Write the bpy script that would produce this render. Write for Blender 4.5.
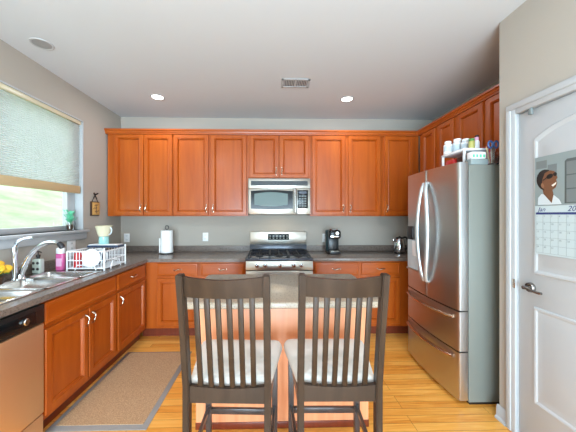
import bpy, bmesh, math, random
from mathutils import Matrix, Vector
random.seed(7)
S = bpy.context.scene
C = S.collection
for o in list(bpy.data.objects):
    bpy.data.objects.remove(o, do_unlink=True)
PI = math.pi

# ------------------------------------------------------------------ camera
cam_d = bpy.data.cameras.new('camera')
cam = bpy.data.objects.new('camera', cam_d)
C.objects.link(cam)
cam.location = (0, 0, 1.41)
cam.rotation_euler = (PI / 2, 0, -math.radians(1.4))
cam_d.sensor_width = 36.0
cam_d.lens = 272 / 576 * 36.0
cam_d.shift_x = 9.4 / 576
cam_d.shift_y = -1 / 576
cam_d.clip_start = 0.05
S.camera = cam

# ------------------------------------------------------------------ world and light
W = bpy.data.worlds.new('sky')
S.world = W
W.use_nodes = True
bg = W.node_tree.nodes['Background']
bg.inputs[0].default_value = (0.80, 0.92, 1.0, 1)
bg.inputs[1].default_value = 4.0

def area_light(name, loc, rot, sx, sy, power, color=(1, 1, 1), portal=False, shape='RECTANGLE', parent=None):
    d = bpy.data.lights.new(name, 'AREA')
    d.shape = shape
    d.size = sx
    d.size_y = sy
    d.energy = power
    d.color = color
    if portal:
        d.cycles.is_portal = True
    o = bpy.data.objects.new(name, d)
    o.location = loc
    o.rotation_euler = rot
    C.objects.link(o)
    if parent:
        o.parent = parent
    return o

# unseen fill lamps added behind the camera: one aimed at the ceiling, one forward
area_light('added_ceiling_fill', (0.0, -0.9, 1.75), (PI, 0, 0), 2.4, 2.0, 84, (0.52, 0.78, 1.0))
area_light('added_rear_fill', (0.0, -2.6, 0.95), (PI / 2, 0, 0), 3.0, 1.7, 330, (0.60, 0.83, 1.0))

S.view_settings.view_transform = 'Standard'
S.view_settings.look = 'None'
S.view_settings.gamma = 1
S.view_settings.use_curve_mapping = False
S.view_settings.exposure = 0.12

# ------------------------------------------------------------------ materials
def lin(r, g, b):
    f = lambda c: ((c / 255 + 0.055) / 1.055) ** 2.4 if c > 10 else c / 255 / 12.92
    return (f(r), f(g), f(b), 1)

def new_mat(name):
    m = bpy.data.materials.new(name)
    m.use_nodes = True
    nt = m.node_tree
    return m, nt, nt.nodes['Principled BSDF']

def plain(name, rgb, rough=0.5, metal=0.0, coat=0.0, bump=0.0, bscale=200, spec=None, trans=0.0, ior=None, emit=None, estr=0.0):
    m, nt, b = new_mat(name)
    b.inputs['Base Color'].default_value = lin(*rgb)
    b.inputs['Roughness'].default_value = rough
    b.inputs['Metallic'].default_value = metal
    b.inputs['Coat Weight'].default_value = coat
    if spec is not None:
        b.inputs['Specular IOR Level'].default_value = spec
    if trans:
        b.inputs['Transmission Weight'].default_value = trans
    if ior:
        b.inputs['IOR'].default_value = ior
    if emit:
        b.inputs['Emission Color'].default_value = lin(*emit)
        b.inputs['Emission Strength'].default_value = estr
    # slight natural variation of tone
    n = nt.nodes.new('ShaderNodeTexNoise')
    n.inputs['Scale'].default_value = bscale
    tc = nt.nodes.new('ShaderNodeTexCoord')
    nt.links.new(tc.outputs['Object'], n.inputs['Vector'])
    if bump:
        bp = nt.nodes.new('ShaderNodeBump')
        bp.inputs['Strength'].default_value = bump
        bp.inputs['Distance'].default_value = 0.002
        nt.links.new(n.outputs['Fac'], bp.inputs['Height'])
        nt.links.new(bp.outputs['Normal'], b.inputs['Normal'])
    return m

def ramp(nt, stops):
    r = nt.nodes.new('ShaderNodeValToRGB')
    e = r.color_ramp.elements
    e[0].position, e[0].color = stops[0][0], lin(*stops[0][1])
    e[1].position, e[1].color = stops[-1][0], lin(*stops[-1][1])
    for p, c in stops[1:-1]:
        k = e.new(p)
        k.color = lin(*c)
    return r

def wood(name, stops, scale, rough=0.3, coat=0.25, nscale=1.0, bump=0.05, spec=0.5):
    """grain by noise stretched along the axis whose scale is small"""
    m, nt, b = new_mat(name)
    tc = nt.nodes.new('ShaderNodeTexCoord')
    mp = nt.nodes.new('ShaderNodeMapping')
    mp.inputs['Scale'].default_value = scale
    n = nt.nodes.new('ShaderNodeTexNoise')
    n.inputs['Scale'].default_value = nscale
    n.inputs['Detail'].default_value = 6
    n.inputs['Roughness'].default_value = 0.6
    n.inputs['Distortion'].default_value = 0.6
    r = ramp(nt, stops)
    L = nt.links.new
    L(tc.outputs['Object'], mp.inputs['Vector'])
    L(mp.outputs['Vector'], n.inputs['Vector'])
    L(n.outputs['Fac'], r.inputs['Fac'])
    L(r.outputs['Color'], b.inputs['Base Color'])
    bp = nt.nodes.new('ShaderNodeBump')
    bp.inputs['Strength'].default_value = bump
    bp.inputs['Distance'].default_value = 0.001
    L(n.outputs['Fac'], bp.inputs['Height'])
    L(bp.outputs['Normal'], b.inputs['Normal'])
    b.inputs['Roughness'].default_value = rough
    b.inputs['Coat Weight'].default_value = coat
    b.inputs['Coat Roughness'].default_value = 0.15
    b.inputs['Specular IOR Level'].default_value = spec
    return m

def granite(name, stops, scale=90, rough=0.18):
    m, nt, b = new_mat(name)
    tc = nt.nodes.new('ShaderNodeTexCoord')
    n = nt.nodes.new('ShaderNodeTexNoise')
    n.inputs['Scale'].default_value = scale
    n.inputs['Detail'].default_value = 5
    n.inputs['Roughness'].default_value = 0.75
    v = nt.nodes.new('ShaderNodeTexVoronoi')
    v.inputs['Scale'].default_value = scale * 1.6
    mx = nt.nodes.new('ShaderNodeMath')
    mx.operation = 'MULTIPLY_ADD'
    mx.inputs[1].default_value = 0.35
    r = ramp(nt, stops)
    L = nt.links.new
    L(tc.outputs['Object'], n.inputs['Vector'])
    L(tc.outputs['Object'], v.inputs['Vector'])
    L(v.outputs['Distance'], mx.inputs[0])
    L(n.outputs['Fac'], mx.inputs[2])
    L(mx.outputs[0], r.inputs['Fac'])
    L(r.outputs['Color'], b.inputs['Base Color'])
    b.inputs['Roughness'].default_value = rough
    b.inputs['Specular IOR Level'].default_value = 0.35
    return m

def steel(name, rgb, rough=0.28, scale=(2, 2, 160), aniso=0.5):
    m, nt, b = new_mat(name)
    tc = nt.nodes.new('ShaderNodeTexCoord')
    mp = nt.nodes.new('ShaderNodeMapping')
    mp.inputs['Scale'].default_value = scale
    n = nt.nodes.new('ShaderNodeTexNoise')
    n.inputs['Scale'].default_value = 3
    n.inputs['Detail'].default_value = 3
    L = nt.links.new
    mr = nt.nodes.new('ShaderNodeMapRange')
    mr.inputs['To Min'].default_value = rough - 0.05
    mr.inputs['To Max'].default_value = rough + 0.07
    L(tc.outputs['Object'], mp.inputs['Vector'])
    L(mp.outputs['Vector'], n.inputs['Vector'])
    L(n.outputs['Fac'], mr.inputs['Value'])
    L(mr.outputs['Result'], b.inputs['Roughness'])
    b.inputs['Base Color'].default_value = lin(*rgb)
    b.inputs['Metallic'].default_value = 1.0
    return m

M = {}
M['cherry'] = wood('cherry_wood', [(0.2, (150, 64, 12)), (0.5, (168, 78, 16)), (0.8, (184, 93, 25))], (12, 12, 1.2), rough=0.34, coat=0.1, spec=0.4)
M['cherry_flat'] = wood('cherry_wood_flat', [(0.2, (150, 64, 12)), (0.5, (168, 78, 16)), (0.8, (184, 93, 25))], (1.2, 1.2, 12), rough=0.34, coat=0.1, spec=0.4)
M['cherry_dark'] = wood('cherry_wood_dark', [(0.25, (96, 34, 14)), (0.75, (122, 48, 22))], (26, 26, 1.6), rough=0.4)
M['island_panel'] = wood('island_veneer', [(0.2, (222, 142, 98)), (0.5, (232, 156, 112)), (0.8, (240, 170, 126))], (30, 30, 1.2), rough=0.45, coat=0.1)
M['chair_wood'] = wood('espresso_wood', [(0.2, (38, 27, 19)), (0.5, (50, 36, 26)), (0.8, (64, 48, 36))], (18, 18, 2), rough=0.42, coat=0.0, spec=0.3)
M['chair_leg'] = wood('espresso_wood_shiny', [(0.2, (40, 36, 38)), (0.8, (66, 60, 60))], (18, 18, 2), rough=0.3, coat=0.3)
M['granite'] = granite('dark_granite', [(0.35, (46, 40, 38)), (0.55, (94, 84, 78)), (0.72, (132, 118, 108)), (0.9, (66, 56, 52))], 60, 0.24)
M['granite_light'] = granite('light_granite', [(0.3, (100, 86, 74)), (0.5, (146, 130, 110)), (0.7, (170, 154, 134)), (0.92, (124, 106, 92))], 75, 0.22)
M['steel'] = steel('brushed_steel', (184, 179, 170), 0.3)
M['steel_dw'] = steel('warm_brushed_steel', (236, 206, 168), 0.5)
M['steel_fridge'] = steel('fridge_steel', (196, 194, 192), 0.3, (160, 160, 1.5))
M['steel_bright'] = steel('bright_steel', (216, 216, 214), 0.2, (2, 120, 2))
M['wood_tint_steel'] = steel('steel_wood_reflection', (200, 176, 156), 0.2)  # reflected wood tone is put into this steel colour
M['chrome'] = plain('chrome', (225, 228, 232), 0.08, 1.0)
M['nickel'] = plain('satin_nickel', (205, 195, 180), 0.22, 1.0)
M['satin'] = plain('satin_handle_metal', (206, 212, 214), 0.32, 0.7)
M['dark_nickel'] = plain('aged_nickel', (150, 146, 142), 0.25, 1.0)
M['mw_glass'] = plain('tinted_oven_glass', (112, 128, 126), 0.25, spec=0.1)
M['grey_metal'] = plain('grey_painted_metal', (120, 123, 116), 0.42, 0.1, bump=0.05)
M['dark_metal'] = plain('dark_metal', (60, 60, 62), 0.35, 0.6)
M['black'] = plain('black_plastic', (22, 22, 24), 0.3)
M['black_gloss'] = plain('black_gloss', (20, 22, 24), 0.15, spec=0.25)
M['cast_iron'] = plain('cast_iron', (36, 36, 38), 0.55, 0.3)
M['enamel'] = plain('dark_enamel', (66, 70, 80), 0.2, 0.3)
M['wall'] = plain('wall_paint', (173, 165, 154), 0.75, bump=0.08, bscale=300)
M['ceiling'] = plain('ceiling_paint', (202, 206, 209), 0.85, bump=0.08, bscale=260)
M['white_paint'] = plain('white_trim_paint', (180, 183, 185), 0.45)
M['white'] = plain('white_plastic', (236, 236, 236), 0.35)
M['white_wire'] = plain('white_coated_wire', (240, 242, 244), 0.3)
M['plate'] = plain('white_china', (238, 240, 240), 0.15)
M['navy'] = plain('navy_plastic', (44, 58, 84), 0.35)
M['paper'] = plain('paper_towel_paper', (240, 240, 238), 0.9, bump=0.4, bscale=160)
M['tan'] = plain('tan_rail', (198, 174, 132), 0.55)
M['cushion'] = plain('cushion_fabric', (228, 218, 208), 0.85, bump=0.4, bscale=500)
M['glass'] = plain('clear_glass', (255, 255, 255), 0.0, trans=1.0, ior=1.45)
M['glass_dark'] = plain('oven_glass', (40, 52, 54), 0.12, spec=0.2)
M['lens'] = plain('lamp_lens', (255, 255, 255), 0.4, emit=(255, 250, 240), estr=6.0)
M['lens_off'] = plain('lamp_lens_unlit', (150, 150, 150), 0.4)
M['yellow'] = plain('yellow_petal', (240, 186, 44), 0.6)
M['leaf'] = plain('green_leaf', (70, 130, 60), 0.5)
M['mint'] = plain('mint_leaf', (96, 190, 150), 0.5)
M['pink'] = plain('pink_soap', (206, 96, 150), 0.25)
M['pink_light'] = plain('pale_pink', (226, 170, 200), 0.4)
M['clear_soap'] = plain('pale_green_soap', (186, 198, 188), 0.12, coat=0.5)
M['red'] = plain('red_plastic', (196, 40, 36), 0.35)
M['blue'] = plain('blue_plastic', (58, 92, 150), 0.35)
M['olive'] = plain('olive_label', (176, 170, 96), 0.5)
M['teal'] = plain('teal_liquid', (150, 198, 194), 0.15)
M['cream'] = plain('cream_contents', (216, 208, 178), 0.2)
M['board'] = plain('plaque_wood', (206, 160, 92), 0.55)
M['brown'] = plain('dark_brown', (70, 42, 22), 0.5)
M['ink'] = plain('navy_ink', (42, 52, 110), 0.7)
M['grid_ink'] = plain('grey_ink', (128, 142, 148), 0.8)
M['cal_paper'] = plain('calendar_paper', (184, 198, 200), 0.6)
M['photo_grey'] = plain('photo_grey', (134, 146, 146), 0.5)
M['photo_dark'] = plain('photo_dark_grey', (82, 90, 90), 0.5)
M['photo_mid'] = plain('photo_mid_grey', (112, 120, 120), 0.5)
M['photo_skin'] = plain('photo_skin', (112, 74, 50), 0.5)
M['photo_ear'] = plain('photo_ear', (140, 98, 70), 0.5)
M['photo_hair'] = plain('photo_hair', (34, 28, 24), 0.5)
M['photo_shirt'] = plain('photo_shirt', (196, 206, 210), 0.5)
M['photo_teeth'] = plain('photo_teeth', (226, 218, 206), 0.5)
M['rug_border'] = plain('rug_border', (142, 134, 128), 0.95, bump=0.6, bscale=400)
M['dispenser'] = plain('dispenser_recess', (196, 208, 214), 0.3)

def floor_mat():
    m, nt, b = new_mat('oak_planks')
    L = nt.links.new
    tc = nt.nodes.new('ShaderNodeTexCoord')
    br = nt.nodes.new('ShaderNodeTexBrick')
    br.inputs['Scale'].default_value = 1.0
    br.inputs['Brick Width'].default_value = 0.95
    br.inputs['Row Height'].default_value = 0.07
    br.inputs['Mortar Size'].default_value = 0.0012
    br.inputs['Mortar Smooth'].default_value = 0.3
    br.inputs['Bias'].default_value = 0.0
    br.offset = 0.37
    br.offset_frequency = 3
    br.inputs['Color1'].default_value = (0, 0, 0, 1)
    br.inputs['Color2'].default_value = (1, 1, 1, 1)
    br.inputs['Mortar'].default_value = (0.5, 0.5, 0.5, 1)
    L(tc.outputs['Object'], br.inputs['Vector'])
    mp = nt.nodes.new('ShaderNodeMapping')
    mp.inputs['Scale'].default_value = (2.2, 34, 1)
    L(tc.outputs['Object'], mp.inputs['Vector'])
    # shift grain per plank
    addv = nt.nodes.new('ShaderNodeVectorMath')
    addv.operation = 'MULTIPLY_ADD'
    addv.inputs[1].default_value = (9, 5, 3)
    L(br.outputs['Color'], addv.inputs[0])
    L(mp.outputs['Vector'], addv.inputs[2])
    n = nt.nodes.new('ShaderNodeTexNoise')
    n.inputs['Scale'].default_value = 1.0
    n.inputs['Detail'].default_value = 6
    n.inputs['Roughness'].default_value = 0.62
    n.inputs['Distortion'].default_value = 1.2
    L(addv.outputs[0], n.inputs['Vector'])
    mixf = nt.nodes.new('ShaderNodeMath')
    mixf.operation = 'MULTIPLY_ADD'
    mixf.inputs[1].default_value = 0.34
    L(br.outputs['Color'], mixf.inputs[0])
    sc = nt.nodes.new('ShaderNodeMath')
    sc.operation = 'MULTIPLY_ADD'
    sc.inputs[1].default_value = 0.95
    sc.inputs[2].default_value = -0.15
    L(n.outputs['Fac'], sc.inputs[0])
    L(sc.outputs[0], mixf.inputs[2])
    r = ramp(nt, [(0.1, (184, 104, 30)), (0.35, (230, 150, 58)), (0.6, (247, 178, 82)), (0.85, (252, 200, 114))])
    L(mixf.outputs[0], r.inputs['Fac'])
    mm = nt.nodes.new('ShaderNodeMix')
    mm.data_type = 'RGBA'
    mm.inputs[7].default_value = lin(120, 72, 32)
    L(br.outputs['Fac'], mm.inputs[0])
    L(r.outputs['Color'], mm.inputs[6])
    L(mm.outputs[2], b.inputs['Base Color'])
    b.inputs['Roughness'].default_value = 0.32
    b.inputs['Coat Weight'].default_value = 0.3
    b.inputs['Coat Roughness'].default_value = 0.2
    return m
M['floor'] = floor_mat()

def rug_mat():
    m, nt, b = new_mat('woven_rug')
    L = nt.links.new
    tc = nt.nodes.new('ShaderNodeTexCoord')
    n = nt.nodes.new('ShaderNodeTexNoise')
    n.inputs['Scale'].default_value = 130
    n.inputs['Detail'].default_value = 4
    L(tc.outputs['Object'], n.inputs['Vector'])
    r = ramp(nt, [(0.3, (160, 122, 86)), (0.7, (204, 168, 128))])
    L(n.outputs['Fac'], r.inputs['Fac'])
    L(r.outputs['Color'], b.inputs['Base Color'])
    bp = nt.nodes.new('ShaderNodeBump')
    bp.inputs['Strength'].default_value = 0.6
    bp.inputs['Distance'].default_value = 0.004
    L(n.outputs['Fac'], bp.inputs['Height'])
    L(bp.outputs['Normal'], b.inputs['Normal'])
    b.inputs['Roughness'].default_value = 0.95
    return m
M['rug'] = rug_mat()

def lawn_mat():
    m, nt, b = new_mat('lawn_grass')
    L = nt.links.new
    tc = nt.nodes.new('ShaderNodeTexCoord')
    mp = nt.nodes.new('ShaderNodeMapping')
    mp.inputs['Scale'].default_value = (1.2, 0.6, 1)
    n = nt.nodes.new('ShaderNodeTexNoise')
    n.inputs['Scale'].default_value = 2.2
    n.inputs['Detail'].default_value = 9
    n.inputs['Roughness'].default_value = 0.7
    L(tc.outputs['Object'], mp.inputs['Vector'])
    L(mp.outputs['Vector'], n.inputs['Vector'])
    r = ramp(nt, [(0.3, (112, 142, 96)), (0.5, (140, 166, 120)), (0.7, (160, 184, 142))])
    L(n.outputs['Fac'], r.inputs['Fac'])
    L(r.outputs['Color'], b.inputs['Base Color'])
    b.inputs['Roughness'].default_value = 0.9
    return m
M['lawn'] = lawn_mat()

def blind_mat():
    m, nt, b = new_mat('cellular_blind_fabric')
    L = nt.links.new
    tc = nt.nodes.new('ShaderNodeTexCoord')
    mp = nt.nodes.new('ShaderNodeMapping')
    mp.inputs['Scale'].default_value = (1, 14, 220)
    n = nt.nodes.new('ShaderNodeTexNoise')
    n.inputs['Scale'].default_value = 1.0
    n.inputs['Detail'].default_value = 4
    L(tc.outputs['Object'], mp.inputs['Vector'])
    L(mp.outputs['Vector'], n.inputs['Vector'])
    r = ramp(nt, [(0.3, (210, 212, 204)), (0.7, (238, 238, 232))])
    L(n.outputs['Fac'], r.inputs['Fac'])
    L(r.outputs['Color'], b.inputs['Base Color'])
    b.inputs['Roughness'].default_value = 0.9
    tr = nt.nodes.new('ShaderNodeBsdfTranslucent')
    tr.inputs['Color'].default_value = lin(194, 204, 210)
    mix = nt.nodes.new('ShaderNodeMixShader')
    mix.inputs[0].default_value = 0.42
    out = nt.nodes['Material Output']
    L(b.outputs[0], mix.inputs[1])
    L(tr.outputs[0], mix.inputs[2])
    L(mix.outputs[0], out.inputs['Surface'])
    return m
M['blind'] = blind_mat()

def pane_mat():
    m, nt, b = new_mat('window_glass')
    nt.nodes.remove(b)
    L = nt.links.new
    t = nt.nodes.new('ShaderNodeBsdfTransparent')
    g = nt.nodes.new('ShaderNodeBsdfGlossy')
    g.inputs['Roughness'].default_value = 0.02
    mix = nt.nodes.new('ShaderNodeMixShader')
    mix.inputs[0].default_value = 0.05
    L(t.outputs[0], mix.inputs[1])
    L(g.outputs[0], mix.inputs[2])
    L(mix.outputs[0], nt.nodes['Material Output'].inputs['Surface'])
    return m
M['pane'] = pane_mat()

# ------------------------------------------------------------------ mesh helpers
ORIGIN = {}

class MB:
    """collects shapes given in world (or xf-local) coordinates and links them as ONE mesh object"""
    def __init__(self, xf=None):
        self.v, self.f, self.xf = [], [], xf

    def raw(self, vs, fs):
        o = len(self.v)
        for p in vs:
            p = Vector(p)
            self.v.append(self.xf @ p if self.xf else p)
        self.f += [tuple(i + o for i in f) for f in fs]
        return self

    def from_bm(self, bm):
        bm.verts.index_update()
        self.raw([v.co.copy() for v in bm.verts], [[v.index for v in f.verts] for f in bm.faces])
        bm.free()
        return self

    def box(self, x0, x1, y0, y1, z0, z1, b=0.0, seg=2):
        bm = bmesh.new()
        bmesh.ops.create_cube(bm, size=1)
        for v in bm.verts:
            v.co = Vector(((x0 + x1) / 2 + v.co.x * (x1 - x0), (y0 + y1) / 2 + v.co.y * (y1 - y0), (z0 + z1) / 2 + v.co.z * (z1 - z0)))
        if b:
            bmesh.ops.bevel(bm, geom=bm.edges[:], offset=b, segments=seg, affect='EDGES', profile=0.5)
        return self.from_bm(bm)

    def hexa(self, bottom, top, b=0.0, seg=2):
        """a box from four bottom and four top corners (same winding, counter-clockwise from above)"""
        bm = bmesh.new()
        vs = [bm.verts.new(p) for p in list(bottom) + list(top)]
        for f in ((3, 2, 1, 0), (4, 5, 6, 7), (0, 1, 5, 4), (1, 2, 6, 5), (2, 3, 7, 6), (3, 0, 4, 7)):
            bm.faces.new([vs[i] for i in f])
        if b:
            bmesh.ops.bevel(bm, geom=bm.edges[:], offset=b, segments=seg, affect='EDGES', profile=0.5)
        return self.from_bm(bm)

    def tube(self, pts, r, n=8, closed=False, flat=1.0, up=None):
        pts = [Vector(p) for p in pts]
        N = len(pts)
        rs = r if isinstance(r, (list, tuple)) else [r] * N
        vs, fs = [], []
        prev = None
        for i, p in enumerate(pts):
            a = pts[(i - 1) % N] if (closed or i > 0) else p
            c = pts[(i + 1) % N] if (closed or i < N - 1) else p
            t = (c - a).normalized()
            if prev is None:
                u = Vector(up) if up else Vector((0, 0, 1))
                if abs(u.dot(t)) > 0.95:
                    u = Vector((0, 1, 0))
                u = (u - t * u.dot(t)).normalized()
            else:
                u = (prev - t * prev.dot(t)).normalized()
            prev = u
            w = t.cross(u)
            for k in range(n):
                th = 2 * PI * k / n
                vs.append(p + (u * math.cos(th) + w * math.sin(th) * flat) * rs[i])
        for i in range(N if closed else N - 1):
            j = (i + 1) % N
            for k in range(n):
                l = (k + 1) % n
                fs.append((i * n + k, i * n + l, j * n + l, j * n + k))
        if not closed:
            fs.append(tuple(range(n))[::-1])
            fs.append(tuple((N - 1) * n + k for k in range(n)))
        return self.raw(vs, fs)

    def lathe(self, prof, c, n=20, axis='Z'):
        vs, fs = [], []
        for r, h in prof:
            for k in range(n):
                th = 2 * PI * k / n
                a, b_ = r * math.cos(th), r * math.sin(th)
                vs.append({'Z': (c[0] + a, c[1] + b_, c[2] + h), 'Y': (c[0] + b_, c[1] + h, c[2] + a), 'X': (c[0] + h, c[1] + a, c[2] + b_)}[axis])
        m = len(prof)
        for i in range(m - 1):
            for k in range(n):
                l = (k + 1) % n
                fs.append((i * n + k, i * n + l, (i + 1) * n + l, (i + 1) * n + k))
        if prof[0][0] > 1e-6:
            fs.append(tuple(range(n))[::-1])
        if prof[-1][0] > 1e-6:
            fs.append(tuple((m - 1) * n + k for k in range(n)))
        return self.raw(vs, fs)

    def prism(self, poly, w0, w1, plane='XY'):
        """extrude a 2-D polygon; plane names the polygon's two axes, w runs along the third"""
        def P(a, b_, w):
            return {'XY': (a, b_, w), 'YZ': (w, a, b_), 'XZ': (a, w, b_)}[plane]
        n = len(poly)
        vs = [P(a, b_, w0) for a, b_ in poly] + [P(a, b_, w1) for a, b_ in poly]
        fs = [tuple(range(n))[::-1], tuple(range(n, 2 * n))]
        for i in range(n):
            j = (i + 1) % n
            fs.append((i, j, n + j, n + i))
        return self.raw(vs, fs)

    def rings(self, x0, x1, z0, z1, steps, front):
        """a panelled slab facing -y (local): steps = [(inset, projection)], front = y of the back plane"""
        vs, fs = [], []
        for d, w in steps:
            y = front - w
            vs += [(x0 + d, y, z0 + d), (x1 - d, y, z0 + d), (x1 - d, y, z1 - d), (x0 + d, y, z1 - d)]
        for i in range(len(steps) - 1):
            for k in range(4):
                l = (k + 1) % 4
                fs.append((i * 4 + k, i * 4 + l, i * 4 + 4 + l, i * 4 + 4 + k))
        k = (len(steps) - 1) * 4
        fs.append((k, k + 1, k + 2, k + 3))
        fs.append((3, 2, 1, 0))
        return self.raw(vs, fs)

    def ball(self, c, r, sub=2):
        bm = bmesh.new()
        bmesh.ops.create_icosphere(bm, subdivisions=sub, radius=1)
        rr = r if isinstance(r, (list, tuple)) else (r, r, r)
        for v in bm.verts:
            v.co = Vector((c[0] + v.co.x * rr[0], c[1] + v.co.y * rr[1], c[2] + v.co.z * rr[2]))
        return self.from_bm(bm)

    def build(self, name, mat, parent=None, loc=None, smooth=True, angle=35, fix=True):
        """parent: an Empty root or a part; mesh is stored relative to the root's origin"""
        org = Vector((0, 0, 0))
        if parent is not None:
            org = ORIGIN[parent.name]
        elif loc is not None:
            org = Vector(loc)
        me = bpy.data.meshes.new(name)
        me.from_pydata([v - org for v in self.v], [], self.f)
        if fix:
            bm = bmesh.new()
            bm.from_mesh(me)
            bmesh.ops.recalc_face_normals(bm, faces=bm.faces[:])
            bm.to_mesh(me)
            bm.free()
        me.update()
        if smooth:
            me.shade_smooth()
            me.set_sharp_from_angle(angle=math.radians(angle))
        me.materials.append(M[mat] if isinstance(mat, str) else mat)
        o = bpy.data.objects.new(name, me)
        C.objects.link(o)
        ORIGIN[o.name] = org
        if parent is not None:
            o.parent = parent
        else:
            o.location = org
        return o

def tag(o, label, cat, group=None):
    o['label'] = label
    o['category'] = cat
    if group:
        o['group'] = group
    return o

def thing(name, label, cat, loc, group=None):
    o = bpy.data.objects.new(name, None)
    o.empty_display_size = 0.05
    o.location = loc
    C.objects.link(o)
    ORIGIN[o.name] = Vector(loc)
    return tag(o, label, cat, group)

def struct(o, label=None):
    o['kind'] = 'structure'
    if label:
        o['label'] = label
    return o

def struct_root(name, loc):
    o = bpy.data.objects.new(name, None)
    o.empty_display_size = 0.05
    o.location = loc
    C.objects.link(o)
    ORIGIN[o.name] = Vector(loc)
    return struct(o)

def bezier(p0, p1, p2, p3, n=10):
    p0, p1, p2, p3 = map(Vector, (p0, p1, p2, p3))
    out = []
    for i in range(n + 1):
        t = i / n
        out.append(p0 * (1 - t) ** 3 + p1 * 3 * t * (1 - t) ** 2 + p2 * 3 * t * t * (1 - t) + p3 * t ** 3)
    return out

def text_mesh(body, size, mat, name, parent, xf, shear=0.0):
    cu = bpy.data.curves.new(name, 'FONT')
    cu.body = body
    cu.size = size
    cu.extrude = 0.0002
    cu.shear = shear
    tmp = bpy.data.objects.new('lettering_source', cu)
    C.objects.link(tmp)
    dg = bpy.context.evaluated_depsgraph_get()
    me = bpy.data.meshes.new_from_object(tmp.evaluated_get(dg))
    vs = [v.co.copy() for v in me.vertices]
    fs = [tuple(p.vertices) for p in me.polygons]
    bpy.data.objects.remove(tmp, do_unlink=True)
    bpy.data.curves.remove(cu)
    return MB(xf).raw(vs, fs).build(name, mat, parent, smooth=False, fix=False)

# ------------------------------------------------------------------ room shell
XL, XR, YB, YR, ZC = -2.052, 2.237, 3.75, -3.5, 2.74
PX = 1.576          # pantry wall face
PY = 1.847          # pantry wall corner
WY0, WY1, WZ0, WZ1 = 1.28, 3.01, 1.25, 2.43     # window opening in the left wall

struct(MB().box(XL - 0.15, XR + 0.15, YR - 0.15, YB + 0.15, -0.12, 0).build('floor', 'floor', smooth=False))
struct(MB().box(XL - 0.15, XR + 0.15, YR - 0.15, YB + 0.15, ZC, ZC + 0.12).build('ceiling', 'ceiling', smooth=False))
struct(MB().box(XL - 0.15, XR + 0.15, YB, YB + 0.15, 0, ZC).build('wall_back', 'wall', smooth=False))
m = MB()
m.box(XL - 0.15, XL, YR, WY0, 0, ZC).box(XL - 0.15, XL, WY1, YB, 0, ZC)
m.box(XL - 0.15, XL, WY0, WY1, 0, WZ0).box(XL - 0.15, XL, WY0, WY1, WZ1, ZC)
struct(m.build('wall_left', 'wall', smooth=False))
struct(MB().box(XR, XR + 0.15, PY - 0.12, YB, 0, ZC).build('wall_right', 'wall', smooth=False))
DY0, DY1, DZ = 0.955, 1.712, 2.062    # pantry door opening
m = MB()
m.box(PX, PX + 0.12, DY1, PY, 0, ZC).box(PX + 0.12, XR, PY - 0.12, PY, 0, ZC)
m.box(PX, PX + 0.12, YR, DY0, 0, ZC).box(PX, PX + 0.12, DY0, DY1, DZ, ZC)
struct(m.build('wall_pantry', 'wall', smooth=False))
m = MB()
RX0, RX1, RZ = -1.7, 1.5, 2.12
m.box(XL, RX0, YR - 0.15, YR, 0, ZC).box(RX1, PX + 0.12, YR - 0.15, YR, 0, ZC).box(RX0, RX1, YR - 0.15, YR, RZ, ZC)
struct(m.build('wall_rear', 'wall', smooth=False))

# unseen patio window, added behind the camera to let in sky light
w2 = struct_root('added_window', (RX0, YR, 0))
m = MB()
for x in (RX0 + 0.03, -0.63, 0.43, RX1 - 0.03):
    m.box(x - 0.03, x + 0.03, YR - 0.12, YR - 0.06, 0.0, RZ)
m.box(RX0, RX1, YR - 0.12, YR - 0.06, RZ - 0.06, RZ).box(RX0, RX1, YR - 0.12, YR - 0.06, 0, 0.08)
m.build('window_frame', 'white_paint', w2)
MB().box(RX0, RX1, YR - 0.095, YR - 0.09, 0.05, RZ - 0.03).build('window_pane', 'pane', w2, smooth=False)

# lawn outside rising as a bank beyond the kitchen window
m = MB()
gx = [XL - 0.6 - i * 1.2 for i in range(16)]
gy = [-8 + j * 1.5 for j in range(19)]
vs, fs = [], []
for i, x in enumerate(gx):
    for y in gy:
        vs.append((x, y, 0.55 + i * 0.62 + 0.05 * math.sin(y * 1.3 + i)))
for i in range(len(gx) - 1):
    for j in range(len(gy) - 1):
        a = i * len(gy) + j
        fs.append((a, a + 1, a + len(gy) + 1, a + len(gy)))
m.raw(vs, fs)
lawn = struct(m.build('lawn', 'lawn'))

# kitchen window: sash, jamb returns, sill with apron
w1 = struct_root('window_1', (XL, WY0, WZ0))
m = MB()
xo = XL - 0.13
for y0, y1 in ((WY0, WY0 + 0.06), (2.885, WY1), (2.10, 2.16)):
    m.box(xo, xo + 0.05, y0, y1, WZ0, WZ1, 0.006)
m.box(xo, xo + 0.05, WY0, WY1, WZ0, WZ0 + 0.05, 0.006).box(xo, xo + 0.05, WY0, WY1, WZ1 - 0.05, WZ1, 0.006)
m.build('window_frame', 'white_paint', w1)
m = MB()
m.box(xo, XL + 0.004, WY1 - 0.012, WY1, WZ0, WZ1).box(xo, XL + 0.004, WY0, WY0 + 0.012, WZ0, WZ1).box(xo, XL + 0.004, WY0, WY1, WZ1 - 0.012, WZ1)
m.build('window_jamb', 'white_paint', w1)
m = MB()
m.box(xo - 0.0, XL + 0.045, WY0 - 0.05, WY1 + 0.05, WZ0 - 0.028, WZ0, 0.008)
m.box(XL + 0.001, XL + 0.022, WY0 - 0.03, WY1 + 0.03, WZ0 - 0.10, WZ0 - 0.028, 0.006)
m.build('window_sill', 'white_paint', w1)
MB().box(xo + 0.02, xo + 0.025, WY0 + 0.05, 2.89, WZ0 + 0.04, WZ1 - 0.04).build('window_pane', 'pane', w1, smooth=False)

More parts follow.
